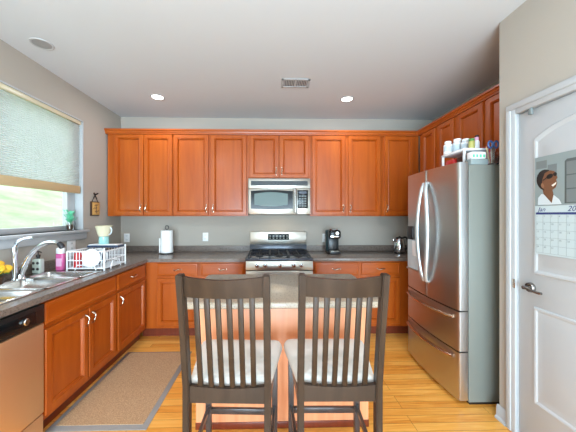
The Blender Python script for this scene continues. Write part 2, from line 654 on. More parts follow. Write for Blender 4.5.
# blind
bl = thing('window_blind', 'cream cellular blind half lowered over the kitchen window', 'blind', (XL - 0.03, WY1 - 0.02, WZ1))
by0, by1, bz0 = WY0 + 0.015, WY1 - 0.022, 1.66
MB().box(XL - 0.055, XL - 0.005, by0, by1, WZ1 - 0.05, WZ1 - 0.013, 0.004).build('headrail', 'cream', bl)
zz, prof = WZ1 - 0.05, []
m = MB()
npl = 38
vs, fs = [], []
for i in range(npl * 2 + 1):
    z = zz - (zz - bz0 - 0.06) * i / (npl * 2)
    x = XL - 0.022 if i % 2 else XL - 0.034
    vs += [(x, by0, z), (x, by1, z)]
    if i:
        fs.append((2 * i - 2, 2 * i - 1, 2 * i + 1, 2 * i))
m.raw(vs, fs)
m.build('pleated_fabric', 'blind', bl, smooth=False, fix=False)
MB().box(XL - 0.045, XL - 0.010, by0, by1, bz0 - 0.02, bz0 + 0.06, 0.008).build('bottom_rail', 'tan', bl)

# baseboards
m = MB(Matrix.Translation((PX, 0, 0)) @ Matrix.Scale(-1, 4, (1, 0, 0)))
bp = [(0, 0), (0.024, 0), (0.024, 0.012), (0.014, 0.022), (0.012, 0.08), (0.004, 0.095), (0, 0.095)]
m.prism(bp, 1.777, PY + 0.012, 'XZ')
struct(m.build('baseboard_pantry', 'white_paint'))
m = MB(Matrix.Translation((PX, 0, 0)) @ Matrix.Scale(-1, 4, (1, 0, 0)))
m.prism(bp, YR, 0.89, 'XZ')
struct(m.build('baseboard_right', 'white_paint'))
m = MB(Matrix.Translation((XL, 0, 0)))
m.prism(bp, YR, 0.55, 'XZ')
struct(m.build('baseboard_left', 'white_paint'))

# pantry door
casing_w = 0.062
m = MB()
def casing(m, y0, y1, z0, z1):
    m.box(PX - 0.012, PX, y0, y1, z0, z1, 0.003)
m.box(PX - 0.016, PX - 0.0005, DY1 - 0.005, DY1 + casing_w - 0.004, 0, DZ + casing_w, 0.004)
m.box(PX - 0.022, PX - 0.002, DY1 + 0.026, DY1 + casing_w, 0, DZ + casing_w + 0.002, 0.005)
m.box(PX - 0.016, PX - 0.0005, DY0 - casing_w, DY0 + 0.005, 0, DZ + casing_w, 0.004)
m.box(PX - 0.022, PX - 0.002, DY0 - casing_w - 0.002, DY0 - 0.026, 0, DZ + casing_w + 0.002, 0.005)
m.box(PX - 0.016, PX - 0.0005, DY0 + 0.004, DY1 - 0.004, DZ - 0.005, DZ + casing_w - 0.002, 0.004)
m.box(PX - 0.0228, PX - 0.002, DY0 - casing_w + 0.0015, DY1 + casing_w - 0.0015, DZ + 0.026, DZ + casing_w + 0.0035, 0.005)
m.box(PX, PX + 0.12, DY1 - 0.004, DY1 + 0.001, 0, DZ).box(PX, PX + 0.12, DY0 - 0.001, DY0 + 0.004, 0, DZ).box(PX, PX + 0.12, DY0, DY1, DZ - 0.004, DZ + 0.001)
struct(m.build('trim_2', 'white_paint'))
d1 = struct_root('door_1', (PX + 0.02, DY1, 0))
FX = PX + 0.006
m = MB().box(FX, FX + 0.035, DY0 + 0.007, DY1 - 0.007, 0.008, DZ - 0.010, 0.002)
m.build('slab', 'white_paint', d1)
def outline_arch(y0, y1, z0, z1, rise, n=16):
    pts = [(y1, z0), (y1, z1)]
    if rise:
        pts += [(y1 + (y0 - y1) * i / n, z1 + rise * math.sin(PI * i / n) ** 0.8) for i in range(1, n)]
    pts += [(y0, z1), (y0, z0)]
    return pts
py0, py1 = DY0 + 0.105, DY1 - 0.108
for z0, z1, rise in ((1.055, 1.87, 0.075), (0.275, 0.86, 0.0)):
    o = outline_arch(py0, py1, z0, z1, rise)
    cy, cz = (py0 + py1) / 2, (z0 + z1) / 2
    def inset(o, d):
        return [(cy + (y - cy) * (1 - d / (py1 - py0) * 2), cz + (z - cz) * (1 - d / (z1 - z0) * 2)) for y, z in o]
    m = MB()
    rows = [(0.0, 0.0005), (0.006, 0.007), (0.016, 0.006), (0.026, 0.001), (0.05, 0.0015), (0.066, 0.006)]
    vs, fs = [], []
    n = len(o)
    for dd, h in rows:
        vs += [(FX - h, y, z) for y, z in inset(o, dd)]
    for i in range(len(rows) - 1):
        for k in range(n):
            l = (k + 1) % n
            fs.append((i * n + k, i * n + l, (i + 1) * n + l, (i + 1) * n + k))
    fs.append(tuple((len(rows) - 1) * n + k for k in range(n)))
    m.raw(vs, fs)
    m.build('raised_panel', 'white_paint', d1, angle=20)
ly, lz = 1.622, 0.968
m = MB()
m.lathe([(0.0, -0.018), (0.026, -0.018), (0.030, -0.012), (0.031, 0.001)], (FX, ly, lz), 20, 'X')
m.lathe([(0.0, -0.052), (0.011, -0.052), (0.011, -0.010)], (FX, ly, lz), 14, 'X')
m.tube(bezier((FX - 0.046, ly, lz), (FX - 0.05, ly - 0.04, lz + 0.002), (FX - 0.048, ly - 0.07, lz - 0.014), (FX - 0.043, ly - 0.105, lz - 0.008)), [0.010, 0.010, 0.0095, 0.009, 0.0085, 0.008, 0.008, 0.008, 0.008, 0.0085, 0.008], 10)
m.build('lever_handle', 'dark_nickel' if 'dark_nickel' in M else 'nickel', d1)
MB().box(PX - 0.019, PX - 0.016, DY1 - 0.004, DY1 + 0.012, lz - 0.028, lz + 0.03, 0.001).build('strike_plate', 'nickel', d1)
MB().box(PX - 0.02, PX - 0.003, DY1 - 0.115, DY1 - 0.095, DZ - 0.045, DZ - 0.006, 0.002).build('door_catch', 'photo_mid', d1)

# ------------------------------------------------------------------ cabinet builders
DOOR_STEPS = [(0.0, 0.0), (0.0, 0.015), (0.005, 0.021), (0.044, 0.021), (0.048, 0.015), (0.054, 0.018), (0.060, 0.0015), (0.066, 0.0015), (0.069, 0.005)]
DRAWER_STEPS = [(0.0, 0.0), (0.0, 0.013), (0.006, 0.018), (0.020, 0.020), (0.024, 0.0175)]
FALSE_STEPS = DRAWER_STEPS

def bow_pull(xf, x, y, z, vertical, parent):
    """a curved wire pull on a face that looks to local -y"""
    L = 0.042
    pts = []
    for i in range(13):
        t = i / 12 * 2 - 1
        a = L * t
        out = 0.026 * (1 - t ** 4) + 0.001
        side = 0.006 * math.sin(PI * t)
        pts.append((x + side, y - out, z + a) if vertical else (x + a, y - out, z + side))
    m = MB(xf).tube(pts, 0.0048, 8)
    for e in (-1, 1):
        c = (x, y, z + e * L) if vertical else (x + e * L, y, z)
        m.lathe([(0.0075, 0), (0.0075, -0.003), (0.0, -0.0035)], c, 10, 'Y')
    return m.build('handle', 'nickel', parent)

def cab_door(xf, x0, x1, z0, z1, y, parent, hx=None, hz=None, name='door'):
    d = MB(xf).rings(x0, x1, z0, z1, DOOR_STEPS, y).build(name, 'cherry', parent, angle=18)
    if hx is not None:
        bow_pull(xf, hx, y - 0.020, hz, True, d)
    return d

def cab_drawer(xf, x0, x1, z0, z1, y, parent, handle=True, name='drawer_front'):
    d = MB(xf).rings(x0, x1, z0, z1, DRAWER_STEPS, y).build(name, 'cherry_flat', parent, angle=18)
    if handle:
        bow_pull(xf, (x0 + x1) / 2, y - 0.0175, (z0 + z1) / 2, False, d)
    return d

ID = Matrix.Identity(4)
# local frame for fronts that look to +X (left run): local x -> world Y, local -y -> world +X
LEFT = Matrix(((0, -1, 0, 0), (1, 0, 0, 0), (0, 0, 1, 0), (0, 0, 0, 1)))
# fronts that look to -X (right run): local x -> world -Y, local -y -> world -X
RIGHT = Matrix(((0, 1, 0, 0), (-1, 0, 0, 0), (0, 0, 1, 0), (0, 0, 0, 1)))

def upper_cab(label, xf, x0, x1, z0, z1, yf, yb, doors, group):
    """doors: (x0, x1, handle side) with side -1 left, +1 right, 0 none"""
    c = xf @ Vector(((x0 + x1) / 2, (yf + yb) / 2, z0))
    t = thing('upper_cabinet', label, 'cabinet', c, group)
    m = MB(xf).box(x0 + 0.0008, x1 - 0.0008, yf, yb, z0 + 0.012, z1, 0.001, 1)
    m.build('carcass', 'cherry', t)
    MB(xf).box(x0 + 0.0012, x1 - 0.0012, yf + 0.001, yf + 0.02, z0, z0 + 0.0125).build('bottom_rail', 'cherry_flat', t)
    for a, b, s in doors:
        hx = None if not s else (b - 0.028 if s > 0 else a + 0.028)
        cab_door(xf, a, b, z0 + 0.012, z1 - 0.022, yf, t, hx, z0 + 0.012 + 0.085)
    return t

YF = 3.42
G1 = 'upper cabinets along the back wall'
upper_cab('two-door cherry upper cabinet at the end of the row nearest the window', ID, -2.035, -1.230, 1.395, 2.43, YF, YB - 0.001, [(-1.948, -1.590, 1), (-1.583, -1.236, -1)], G1)
upper_cab('two-door cherry upper cabinet between the paper towel and the microwave', ID, -1.230, -0.300, 1.395, 2.43, YF, YB - 0.001, [(-1.218, -0.788, 1), (-0.760, -0.318, -1)], G1)
upper_cab('short two-door cherry cabinet directly above the microwave', ID, -0.300, 0.482, 1.862, 2.43, YF, YB - 0.001, [(-0.278, 0.080, 1), (0.096, 0.463, -1)], G1)
upper_cab('two-door cherry upper cabinet above the black coffee maker', ID, 0.482, 1.398, 1.395, 2.43, YF, YB - 0.001, [(0.502, 0.925, 1), (0.960, 1.372, -1)], G1)
upper_cab('single-door cherry upper cabinet in the corner beside the refrigerator, above the kettle', ID, 1.398, 1.868, 1.395, 2.43, YF, YB - 0.001, [(1.424, 1.785, -1)], G1)
G2 = 'upper cabinets above the refrigerator'
XF = 1.872
def rcab(label, y_near, y_far, doors):
    upper_cab(label, RIGHT, -y_far, -y_near, 1.88, 2.43, XF, XR - 0.001, [(-b, -a, s) for a, b, s in doors], G2)
rcab('short two-door cherry cabinet above the refrigerator, at the inside corner of the crown', 2.705, 3.398, [(3.057, 3.320, 0), (2.738, 3.001, 0)])
rcab('short cherry cabinet above the refrigerator, cut off by the pantry wall', 1.86, 2.705, [(2.354, 2.676, 0), (1.90, 2.310, 0)])

# crown along both runs
def crown_profile():
    return [(0, 2.412), (-0.022, 2.412), (-0.024, 2.424), (-0.030, 2.430), (-0.034, 2.444), (-0.044, 2.454), (-0.046, 2.470), (0.02, 2.470), (0.02, 2.43), (0, 2.43)]
m = MB()
cp = crown_profile()
vs, fs = [], []
path = [(-2.035, 0), (XF, 1), (XF, 2)]
n = len(cp)
for (d, z) in cp:
    vs.append((-2.035 + d, YB - 0.002, z))
for (d, z) in cp:
    vs.append((-2.035 + d, YF + d, z))
for (d, z) in cp:
    vs.append((XF + d, YF + d, z))
for (d, z) in cp:
    vs.append((XF + d, PY + 0.004, z))
vs = [(max(x, XL + 0.0015), y, z) for x, y, z in vs]
for i in range(3):
    for k in range(n):
        l = (k + 1) % n
        fs.append((i * n + k, i * n + l, (i + 1) * n + l, (i + 1) * n + k))
fs.append(tuple(range(n)))
fs.append(tuple(3 * n + k for k in range(n))[::-1])
m.raw(vs, fs)
struct(m.build('trim_1', 'cherry_flat', angle=25))

# base cabinets
def base_cab(label, xf, x0, x1, yf, yb, drawers, doors, group, toe=0.07, toe_ext=0.0, top=0.876):
    c = xf @ Vector(((x0 + x1) / 2, (yf + yb) / 2, 0))
    t = thing('base_cabinet', label, 'cabinet', c, group)
    MB(xf).box(x0 + 0.0008, x1 - 0.0008, yf, yb, 0.116, top, 0.001, 1).build('carcass', 'cherry', t)
    if top < 0.876:
        MB(xf).box(x0 + 0.0008, x1 - 0.0008, yf, yf + 0.02, top, 0.876).build('face_frame', 'cherry', t)
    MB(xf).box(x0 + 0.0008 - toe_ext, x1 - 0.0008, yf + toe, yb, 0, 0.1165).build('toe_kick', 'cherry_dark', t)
    for a, b, h in drawers:
        cab_drawer(xf, a, b, 0.718, 0.860, yf, t, h)
    for a, b, s in doors:
        hx = None if not s else (b - 0.03 if s > 0 else a + 0.03)
        cab_door(xf, a, b, 0.150, 0.690, yf, t, hx, 0.690 - 0.085)
    return t
BY = 3.135
BX = -1.437
GB = 'base cabinets along the back wall'
GL = 'base cabinets under the window'
base_cab('cherry base cabinet in the inside corner below the paper towel', ID, BX + 0.0, -0.826, BY, YB - 0.001, [(-1.305, -0.843, True)], [(-1.305, -0.843, 1)], GB, toe_ext=0.0695)
base_cab('cherry base cabinet with drawer and door, touching the range on its sink side', ID, -0.826, -0.300, BY, YB - 0.001, [(-0.809, -0.318, True)], [(-0.809, -0.318, -1)], GB)
base_cab('cherry base cabinet with one drawer and door, under the coffee maker', ID, 0.472, 1.018, BY, YB - 0.001, [(0.490, 1.000, True)], [(0.490, 1.000, 1)], GB)
base_cab('cherry base cabinet under the kettle, ending behind the refrigerator', ID, 1.018, 2.2, BY, YB - 0.001, [(1.036, 1.486, True)], [(1.036, 1.486, -1)], GB)
base_cab('wide two-door cherry sink cabinet beside the dishwasher', LEFT, 1.727, 2.528, -BX, -XL - 0.001, [(1.740, 2.512, False)], [(1.740, 2.134, 1), (2.148, 2.512, -1)], GL, top=0.79)
base_cab('cherry base cabinet with drawer over door between sink cabinet and corner', LEFT, 2.528, BY - 0.001, -BX, -XL - 0.001, [(2.546, 3.085, True)], [(2.546, 3.085, -1)], GL)
base_cab('cherry base cabinet on the near side of the dishwasher, mostly outside the frame', LEFT, 0.55, 1.113, -BX, -XL - 0.001, [(0.568, 1.097, True)], [(0.568, 1.097, 1)], GL)

# worktops
CT0, CT1 = 0.877, 0.914
FXE = -1.402      # front edge of left run
SX0, SX1, SY0, SY1 = -1.955, -1.515, 1.545, 2.42   # sink cutout
t = thing('countertop', 'dark speckled granite worktop in an L from the sink to the range', 'countertop', (-1.9, 3.0, CT0))
m = MB()
m.box(XL + 0.002, FXE, 0.55, SY0, CT0, CT1).box(XL + 0.002, SX0, SY0, SY1, CT0, CT1).box(SX1, FXE, SY0, SY1, CT0, CT1)
m.box(XL + 0.002, FXE, SY1, YB - 0.002, CT0, CT1)
m.box(FXE, -0.302, 3.10, YB - 0.002, CT0, CT1)
m.build('slab', 'granite', t, smooth=False)
m = MB()
m.box(XL + 0.002, XL + 0.022, 0.55, YB - 0.002, CT1, 0.992, 0.002, 1).box(XL + 0.022, -0.302, YB - 0.022, YB - 0.002, CT1, 0.992, 0.002, 1)
m.build('backsplash', 'granite', t)
t = thing('countertop', 'dark speckled granite worktop between the range and the refrigerator', 'countertop', (1.3, 3.45, CT0))
MB().box(0.474, XR - 0.002, 3.10, YB - 0.002, CT0, CT1, 0.004).build('slab', 'granite', t)
MB().box(0.474, XR - 0.002, YB - 0.022, YB - 0.002, CT1, 0.992, 0.002, 1).build('backsplash', 'granite', t)

# ------------------------------------------------------------------ sink
sk = thing('kitchen_sink', 'stainless drop-in sink with bowls under the window', 'sink', ((SX0 + SX1) / 2, 2.0, CT1))
def bowl(m, x0, x1, y0, y1, zt, zb, r=0.05):
    vs, fs = [], []
    def ring(d, z, rr):
        out = []
        for cx, cy, a0 in ((x1 - d - rr, y1 - d - rr, 0), (x0 + d + rr, y1 - d - rr, PI / 2), (x0 + d + rr, y0 + d + rr, PI), (x1 - d - rr, y0 + d + rr, 1.5 * PI)):
            for k in range(5):
                a = a0 + k / 4 * PI / 2
                out.append((cx + rr * math.cos(a), cy + rr * math.sin(a), z))
        return out
    rs = [ring(-0.016, zt + 0.001, r + 0.01), ring(-0.010, zt + 0.006, r + 0.008), ring(0.0, zt + 0.004, r), ring(0.004, zt - 0.01, r), ring(0.012, zb + 0.02, r), ring(0.035, zb, r * 0.6)]
    n = 20
    for q in rs:
        vs += q
    for i in range(len(rs) - 1):
        for k in range(n):
            l = (k + 1) % n
            fs.append((i * n + k, i * n + l, (i + 1) * n + l, (i + 1) * n + k))
    fs.append(tuple((len(rs) - 1) * n + k for k in range(n)))
    m.raw(vs, fs)
def sink_deck():
    m = MB()
    z0, z1 = CT1 + 0.0005, CT1 + 0.005
    a, b = SX0 - 0.012, SX1 + 0.018
    ys = [1.535, 1.572, 1.828, 1.868, 2.158, 2.196, 2.395, 2.43]
    for i in range(0, 8, 2):
        m.box(a, b, ys[i], ys[i + 1], z0, z1, 0.002, 1)
    m.box(a, SX0 + 0.022, 1.572, 2.395, z0, z1, 0.002, 1)
    m.box(SX1 - 0.015, b, 1.572, 2.395, z0, z1, 0.002, 1)
    return m
sink_deck().build('deck', 'steel_bright', sk)
for nm, y0, y1, zb in (('bowl', 1.868, 2.158, 0.80), ('bowl', 2.196, 2.395, 0.80), ('drain_tray', 1.572, 1.828, 0.890)):
    m = MB()
    bowl(m, SX0 + 0.022, SX1 - 0.015, y0, y1, CT1, zb, 0.03)
    bo = m.build(nm, 'steel_bright', sk, angle=40)
    if nm == 'bowl':
        MB().lathe([(0.0, 0.004), (0.03, 0.004), (0.038, 0.0015), (0.038, 0.0005)], ((SX0 + SX1) / 2, (y0 + y1) / 2, zb), 18).build('drain', 'chrome', bo)

# faucet
fc = thing('faucet', 'chrome kitchen faucet with low arched pull-out spout', 'faucet', (-1.935, 2.12, CT1))
fx, fy = -1.915, 2.12
MB().lathe([(0.034, 0.0055), (0.034, 0.012), (0.026, 0.02), (0.022, 0.05), (0.02, 0.06)], (fx, fy, CT1), 18).build('base', 'chrome', fc)
pts = bezier((fx, fy, CT1 + 0.03), (fx + 0.02, fy, CT1 + 0.12), (fx + 0.10, fy, CT1 + 0.27), (fx + 0.21, fy, CT1 + 0.285), 12)[:-1] + bezier((fx + 0.21, fy, CT1 + 0.285), (fx + 0.25, fy, CT1 + 0.29), (fx + 0.28, fy, CT1 + 0.285), (fx + 0.30, fy, CT1 + 0.268), 5)
MB().tube(pts, [0.022] * 4 + [0.019] * 4 + [0.016] * (len(pts) - 8), 12).build('spout', 'chrome', fc)
MB().tube([(fx + 0.285, fy, CT1 + 0.282), (fx + 0.305, fy, CT1 + 0.262), (fx + 0.315, fy, CT1 + 0.245)], [0.018, 0.021, 0.019], 12).build('spray_head', 'dark_metal', fc)
fh = MB().lathe([(0.024, 0.0055), (0.024, 0.012), (0.019, 0.02), (0.017, 0.19), (0.021, 0.21), (0.018, 0.25), (0.0, 0.255)], (fx - 0.05, fy + 0.004, CT1), 16).build('handle_body', 'chrome', fc)
MB().tube(bezier((fx - 0.05, fy + 0.004, CT1 + 0.24), (fx - 0.045, fy + 0.004, CT1 + 0.30), (fx + 0.0, fy + 0.02, CT1 + 0.32), (fx + 0.06, fy + 0.03, CT1 + 0.318)), [0.012, 0.011, 0.010, 0.009, 0.008, 0.008, 0.007, 0.007, 0.007, 0.0075, 0.007], 8, flat=1.5).build('lever', 'chrome', fh)

def bottle(name, label, cat, c, prof, mat, cap=None, capmat='white', group=None, lab=None, n=18, labmat='white'):
    t = thing(name, label, cat, c, group)
    MB().lathe(prof, c, n).build('body', mat, t, angle=45)
    if cap:
        MB().lathe(cap, c, n).build('cap', capmat, t, angle=45)
    if lab:
        MB().lathe(lab, c, n).build('paper_label', labmat, t, angle=45)
    return t

# soap bottles
c = (-1.985, 2.36, CT1 + 0.001)
t = thing('soap_dispenser', 'clear soap dispenser with dark pump beside the faucet', 'soap dispenser', c)
MB().box(c[0] - 0.036, c[0] + 0.036, c[1] - 0.028, c[1] + 0.028, c[2], c[2] + 0.125, 0.014, 3).build('body', 'clear_soap', t)
m = MB().lathe([(0.012, 0.120), (0.012, 0.14), (0.016, 0.141), (0.016, 0.158), (0.005, 0.16), (0.005, 0.178), (0.009, 0.179), (0.009, 0.19), (0.0, 0.191)], c, 14)
m.tube([(c[0], c[1], c[2] + 0.184), (c[0] + 0.03, c[1] - 0.012, c[2] + 0.182), (c[0] + 0.037, c[1] - 0.014, c[2] + 0.176)], 0.005, 8)
m.build('pump', 'black', t)
for k in range(2):
    for q in range(2):
        MB().lathe([(0.0, -0.0295), (0.011, -0.0292), (0.0125, -0.0275)], (c[0] - 0.017 + 0.034 * q, c[1], c[2] + 0.04 + 0.05 * k), 12, 'Y').build('printed_dot', 'dark_metal', t)
c = (-1.885, 2.475, CT1 + 0.001)
t = thing('soap_bottle', 'pink liquid soap bottle with white cap beside the dish rack', 'bottle', c)
MB().box(c[0] - 0.034, c[0] + 0.034, c[1] - 0.022, c[1] + 0.022, c[2], c[2] + 0.155, 0.013, 3).build('body', 'pink', t)
MB().box(c[0] - 0.024, c[0] + 0.024, c[1] - 0.0232, c[1] - 0.0215, c[2] + 0.04, c[2] + 0.11, 0.0006, 1).build('paper_label', 'pink_light', t)
MB().lathe([(0.03, 0.152), (0.033, 0.16), (0.033, 0.195), (0.028, 0.202), (0, 0.203)], c, 18).build('cap', 'white', t)

# yellow flowers in a small pot
c = (-1.955, 1.985, CT1 + 0.001)
t = thing('flower_pot', 'yellow flowers with green leaves in a small pot beside the sink', 'flowers', c)
MB().lathe([(0.03, 0), (0.04, 0.05), (0.043, 0.05), (0.043, 0.058), (0.035, 0.058)], c, 18).build('pot', 'brown', t)
def blossom(cc, r):
    m = MB()
    for k in range(16):
        a = k * 2.4
        e = 0.2 + 1.2 * k / 16
        d = Vector((math.cos(a) * math.cos(e), math.sin(a) * math.cos(e), math.sin(e)))
        m.ball(Vector(cc) + d * r * 0.6, (r * 0.5, r * 0.5, r * 0.42), 2)
    m.ball(cc, r * 0.75, 2)
    return m
for dx, dy, dz, r in ((0.02, -0.015, 0.105, 0.045), (0.035, 0.03, 0.10, 0.036), (-0.01, 0.02, 0.135, 0.032)):
    blossom((c[0] + dx, c[1] + dy, c[2] + dz), r).build('blossom', 'yellow', t)
m = MB()
for k in range(12):
    a = k * 0.9 + 0.3
    r = 0.035
    p0 = Vector((c[0], c[1], c[2] + 0.055))
    p = p0 + Vector((math.cos(a) * 0.05, math.sin(a) * 0.05, 0.025 + 0.012 * (k % 4)))
    q = p + Vector((math.cos(a) * 0.025, math.sin(a) * 0.025, -0.012))
    s = Vector((-math.sin(a), math.cos(a), 0)) * 0.018
    m.raw([p0, p + s, q, p - s, p + Vector((0, 0, 0.003))], [(0, 1, 4), (1, 2, 4), (2, 3, 4), (3, 0, 4)])
m.build('leaves', 'leaf', t)

# dish rack with dishes
rk = thing('dish_rack', 'white wire dish rack on the worktop beside the sink', 'dish rack', (-1.65, 2.63, CT1 + 0.001))
rx0, rx1, ry0, ry1, rz0, rz1 = -1.815, -1.49, 2.455, 2.80, 0.935, 1.085
m = MB()
loop = lambda z, d=0.0: [(rx0 + d, ry0 + d, z), (rx1 - d, ry0 + d, z), (rx1 - d, ry1 - d, z), (rx0 + d, ry1 - d, z)]
for z, r in ((rz1, 0.006), (rz0 + 0.07, 0.004), (rz0, 0.005)):
    l = loop(z)
    for i in range(4):
        m.tube([l[i], l[(i + 1) % 4]], r, 6)
m.build('rim', 'white_wire', rk)
m = MB()
for i in range(1, 12):
    x = rx0 + (rx1 - rx0) * i / 12
    m.tube([(x, ry0, rz1), (x, ry0, rz0), (x, ry1, rz0), (x, ry1, rz1)], 0.0026, 6)
for i in range(1, 14):
    y = ry0 + (ry1 - ry0) * i / 14
    m.tube([(rx0, y, rz1), (rx0, y, rz0), (rx1, y, rz0), (rx1, y, rz1)], 0.0026, 6)
m.build('wire_basket', 'white_wire', rk)
for x in (rx0, rx1):
    for y in (ry0, ry1):
        MB().tube([(x, y, CT1 + 0.002), (x, y, rz1 + 0.03 if x == rx1 else rz1)], 0.0065, 8).build('corner_post', 'white_wire', rk)
for y in (ry0 - 0.004, ry1 + 0.004):
    MB().tube([(rx0 + 0.07, y, CT1 + 0.004), (rx0 + 0.09, y, rz0 + 0.03), (rx1 - 0.09, y, rz0 + 0.03), (rx1 - 0.07, y, CT1 + 0.004)], 0.0045, 8).build('foot_loop', 'white_wire', rk)
for x in (rx1 + 0.004,):
    MB().tube([(x, ry0 + 0.09, CT1 + 0.004), (x, ry0 + 0.12, rz0 + 0.05), (x, ry1 - 0.12, rz0 + 0.05), (x, ry1 - 0.09, CT1 + 0.004)], 0.0045, 8).build('foot_loop', 'white_wire', rk)

def plate(c, r, tilt, label, mat, cat='plate', name='dinner_plate'):
    """stands on edge in the rack, its face looking along y with a backward tilt"""
    prof = [(0.0, 0.0), (r * 0.55, 0.0), (r * 0.65, 0.004), (r, 0.014), (r, 0.018), (r * 0.64, 0.009), (r * 0.55, 0.005), (0, 0.005)]
    xf = Matrix.Translation(c) @ Matrix.Rotation(PI / 2 + tilt, 4, 'X')
    o = MB(xf).lathe(prof, (0, 0, 0), 28).build(name, mat, None, c)
    return tag(o, label, cat, 'dishes standing in the rack')
PL = [('white plate at the near end of the dish rack', 'plate', 0.082), ('navy plate standing second in the dish rack', 'navy', 0.078), ('white plate standing behind the navy plate in the dish rack', 'plate', 0.08),
      ('white plate in the middle of the dish rack', 'plate', 0.08), ('navy plate just past the middle of the dish rack', 'navy', 0.078)]
for i, (lb, mt, r) in enumerate(PL):
    plate((-1.62, 2.495 + i * 0.036, rz0 + 0.004 + r), r, -0.12, lb, mt)
# small cups lying along the wall side of the rack
for i, (lb, mt) in enumerate((('red cup upside down at the near corner of the dish rack', 'red'), ('white cup upside down beside the red cup in the dish rack', 'plate'))):
    cc = (-1.755, 2.505 + i * 0.082, rz0 + 0.005)
    o = thing('drinking_cup', lb, 'cup', cc, 'cups drying in the rack')
    MB().lathe([(0.036, 0), (0.036, 0.004), (0.027, 0.125), (0.022, 0.13), (0, 0.13)], cc, 18).build('body', mt, o)
    m = MB().tube(bezier((cc[0] + 0.032, cc[1], cc[2] + 0.04), (cc[0] + 0.065, cc[1], cc[2] + 0.035), (cc[0] + 0.065, cc[1], cc[2] + 0.10), (cc[0] + 0.028, cc[1], cc[2] + 0.10), 8), 0.005, 6)
    m.build('handle', mt, o)
# trays across the far end, the navy one below the white one
m = MB()
m.box(-1.80, -1.50, 2.69, 2.805, rz1 + 0.007, rz1 + 0.028, 0.006)
tag(m.build('baking_tray', 'navy', None, (-1.65, 2.75, rz1 + 0.007)), 'dark navy tray laid across the far end of the dish rack', 'tray')
m = MB()
m.box(-1.79, -1.51, 2.695, 2.80, rz1 + 0.029, rz1 + 0.037, 0.003)
tag(m.build('cutting_board', 'plate', None, (-1.65, 2.75, rz1 + 0.029)), 'thin white cutting board on the navy tray on the dish rack', 'cutting board')
c = (-1.672, 2.75, rz1 + 0.038)
t = thing('blender_jar', 'flared clear jar with teal base, upright on the dish rack', 'jar', c)
MB().lathe([(0.044, 0), (0.046, 0.004), (0.043, 0.07), (0.05, 0.075)], c, 22).build('base', 'teal', t)
MB().lathe([(0.047, 0.076), (0.055, 0.10), (0.074, 0.175), (0.078, 0.18), (0.073, 0.18), (0.05, 0.10), (0.0, 0.085)], c, 22).build('jar', 'cream', t)
MB().tube(bezier((c[0] + 0.06, c[1] - 0.01, c[2] + 0.165), (c[0] + 0.10, c[1] - 0.02, c[2] + 0.165), (c[0] + 0.09, c[1] - 0.02, c[2] + 0.09), (c[0] + 0.054, c[1] - 0.01, c[2] + 0.095)), 0.006, 8).build('handle', 'dispenser', t)

# sill plant
c = (XL - 0.035, 2.862, WZ0 + 0.001)
t = thing('potted_plant', 'small mint green plant in a glass on the window sill', 'plant', c)
MB().lathe([(0.028, 0), (0.034, 0.004), (0.036, 0.085), (0.032, 0.085), (0.030, 0.01), (0, 0.008)], c, 18).build('glass_pot', 'glass', t)
MB().lathe([(0.029, 0.011), (0.031, 0.06), (0, 0.062)], c, 16).build('soil', 'brown', t)
m = MB()
for k in range(26):
    a = k * 2.39996
    h = 0.10 + 0.12 * ((k * 7) % 10) / 10
    rr = 0.018 + 0.045 * ((k * 5) % 9) / 9
    p0 = Vector((c[0], c[1], c[2] + 0.055))
    p = Vector((c[0] + math.cos(a) * rr * 0.75, c[1] + math.sin(a) * rr, c[2] + h))
    m.tube([p0, (p0 + p) / 2 + Vector((0, 0, 0.02)), p], 0.0016, 5)
    d = (p - p0).normalized()
    s = Vector((-math.sin(a), math.cos(a), 0)) * 0.015
    tip = p + Vector((math.cos(a) * 0.02, math.sin(a) * 0.02, 0.012))
    m.raw([p - d * 0.02, p + s, tip, p - s, p + Vector((0, 0, 0.004))], [(0, 1, 4), (1, 2, 4), (2, 3, 4), (3, 0, 4)])
m.build('foliage', 'mint', t)

# plaque by the window
c = (XL + 0.001, 3.19, 1.40)
t = thing('wall_plaque', 'small wooden plaque hanging by a ribbon between window and cabinets', 'plaque', c)
MB().box(XL + 0.001, XL + 0.015, 3.115, 3.265, 1.40, 1.565, 0.004).build('frame', 'brown', t)
MB().box(XL + 0.015, XL + 0.019, 3.135, 3.262, 1.412, 1.555, 0.002).build('board', 'board', t)
m = MB()
for z, yy in ((1.525, 3.2), (1.49, 3.18), (1.455, 3.21)):
    m.tube(bezier((XL + 0.0195, yy - 0.03, z - 0.012), (XL + 0.0195, yy - 0.01, z + 0.02), (XL + 0.0195, yy + 0.01, z - 0.02), (XL + 0.0195, yy + 0.03, z + 0.008)), 0.003, 6)
m.tube([(XL + 0.0195, 3.20, 1.43), (XL + 0.0195, 3.195, 1.535)], 0.003, 6)
m.build('painted_sprig', 'brown', t)
m = MB()
m.tube([(XL + 0.01, 3.14, 1.562), (XL + 0.012, 3.185, 1.64), (XL + 0.01, 3.24, 1.562)], 0.004, 6)
for s in (-1, 1):
    m.tube(bezier((XL + 0.014, 3.185, 1.64), (XL + 0.03, 3.185 + s * 0.03, 1.68), (XL + 0.03, 3.185 + s * 0.06, 1.66), (XL + 0.014, 3.185 + s * 0.01, 1.642)), 0.005, 6)
    m.tube([(XL + 0.014, 3.185, 1.64), (XL + 0.016, 3.185 + s * 0.03, 1.60)], 0.004, 6)
m.build('ribbon', 'black', t)

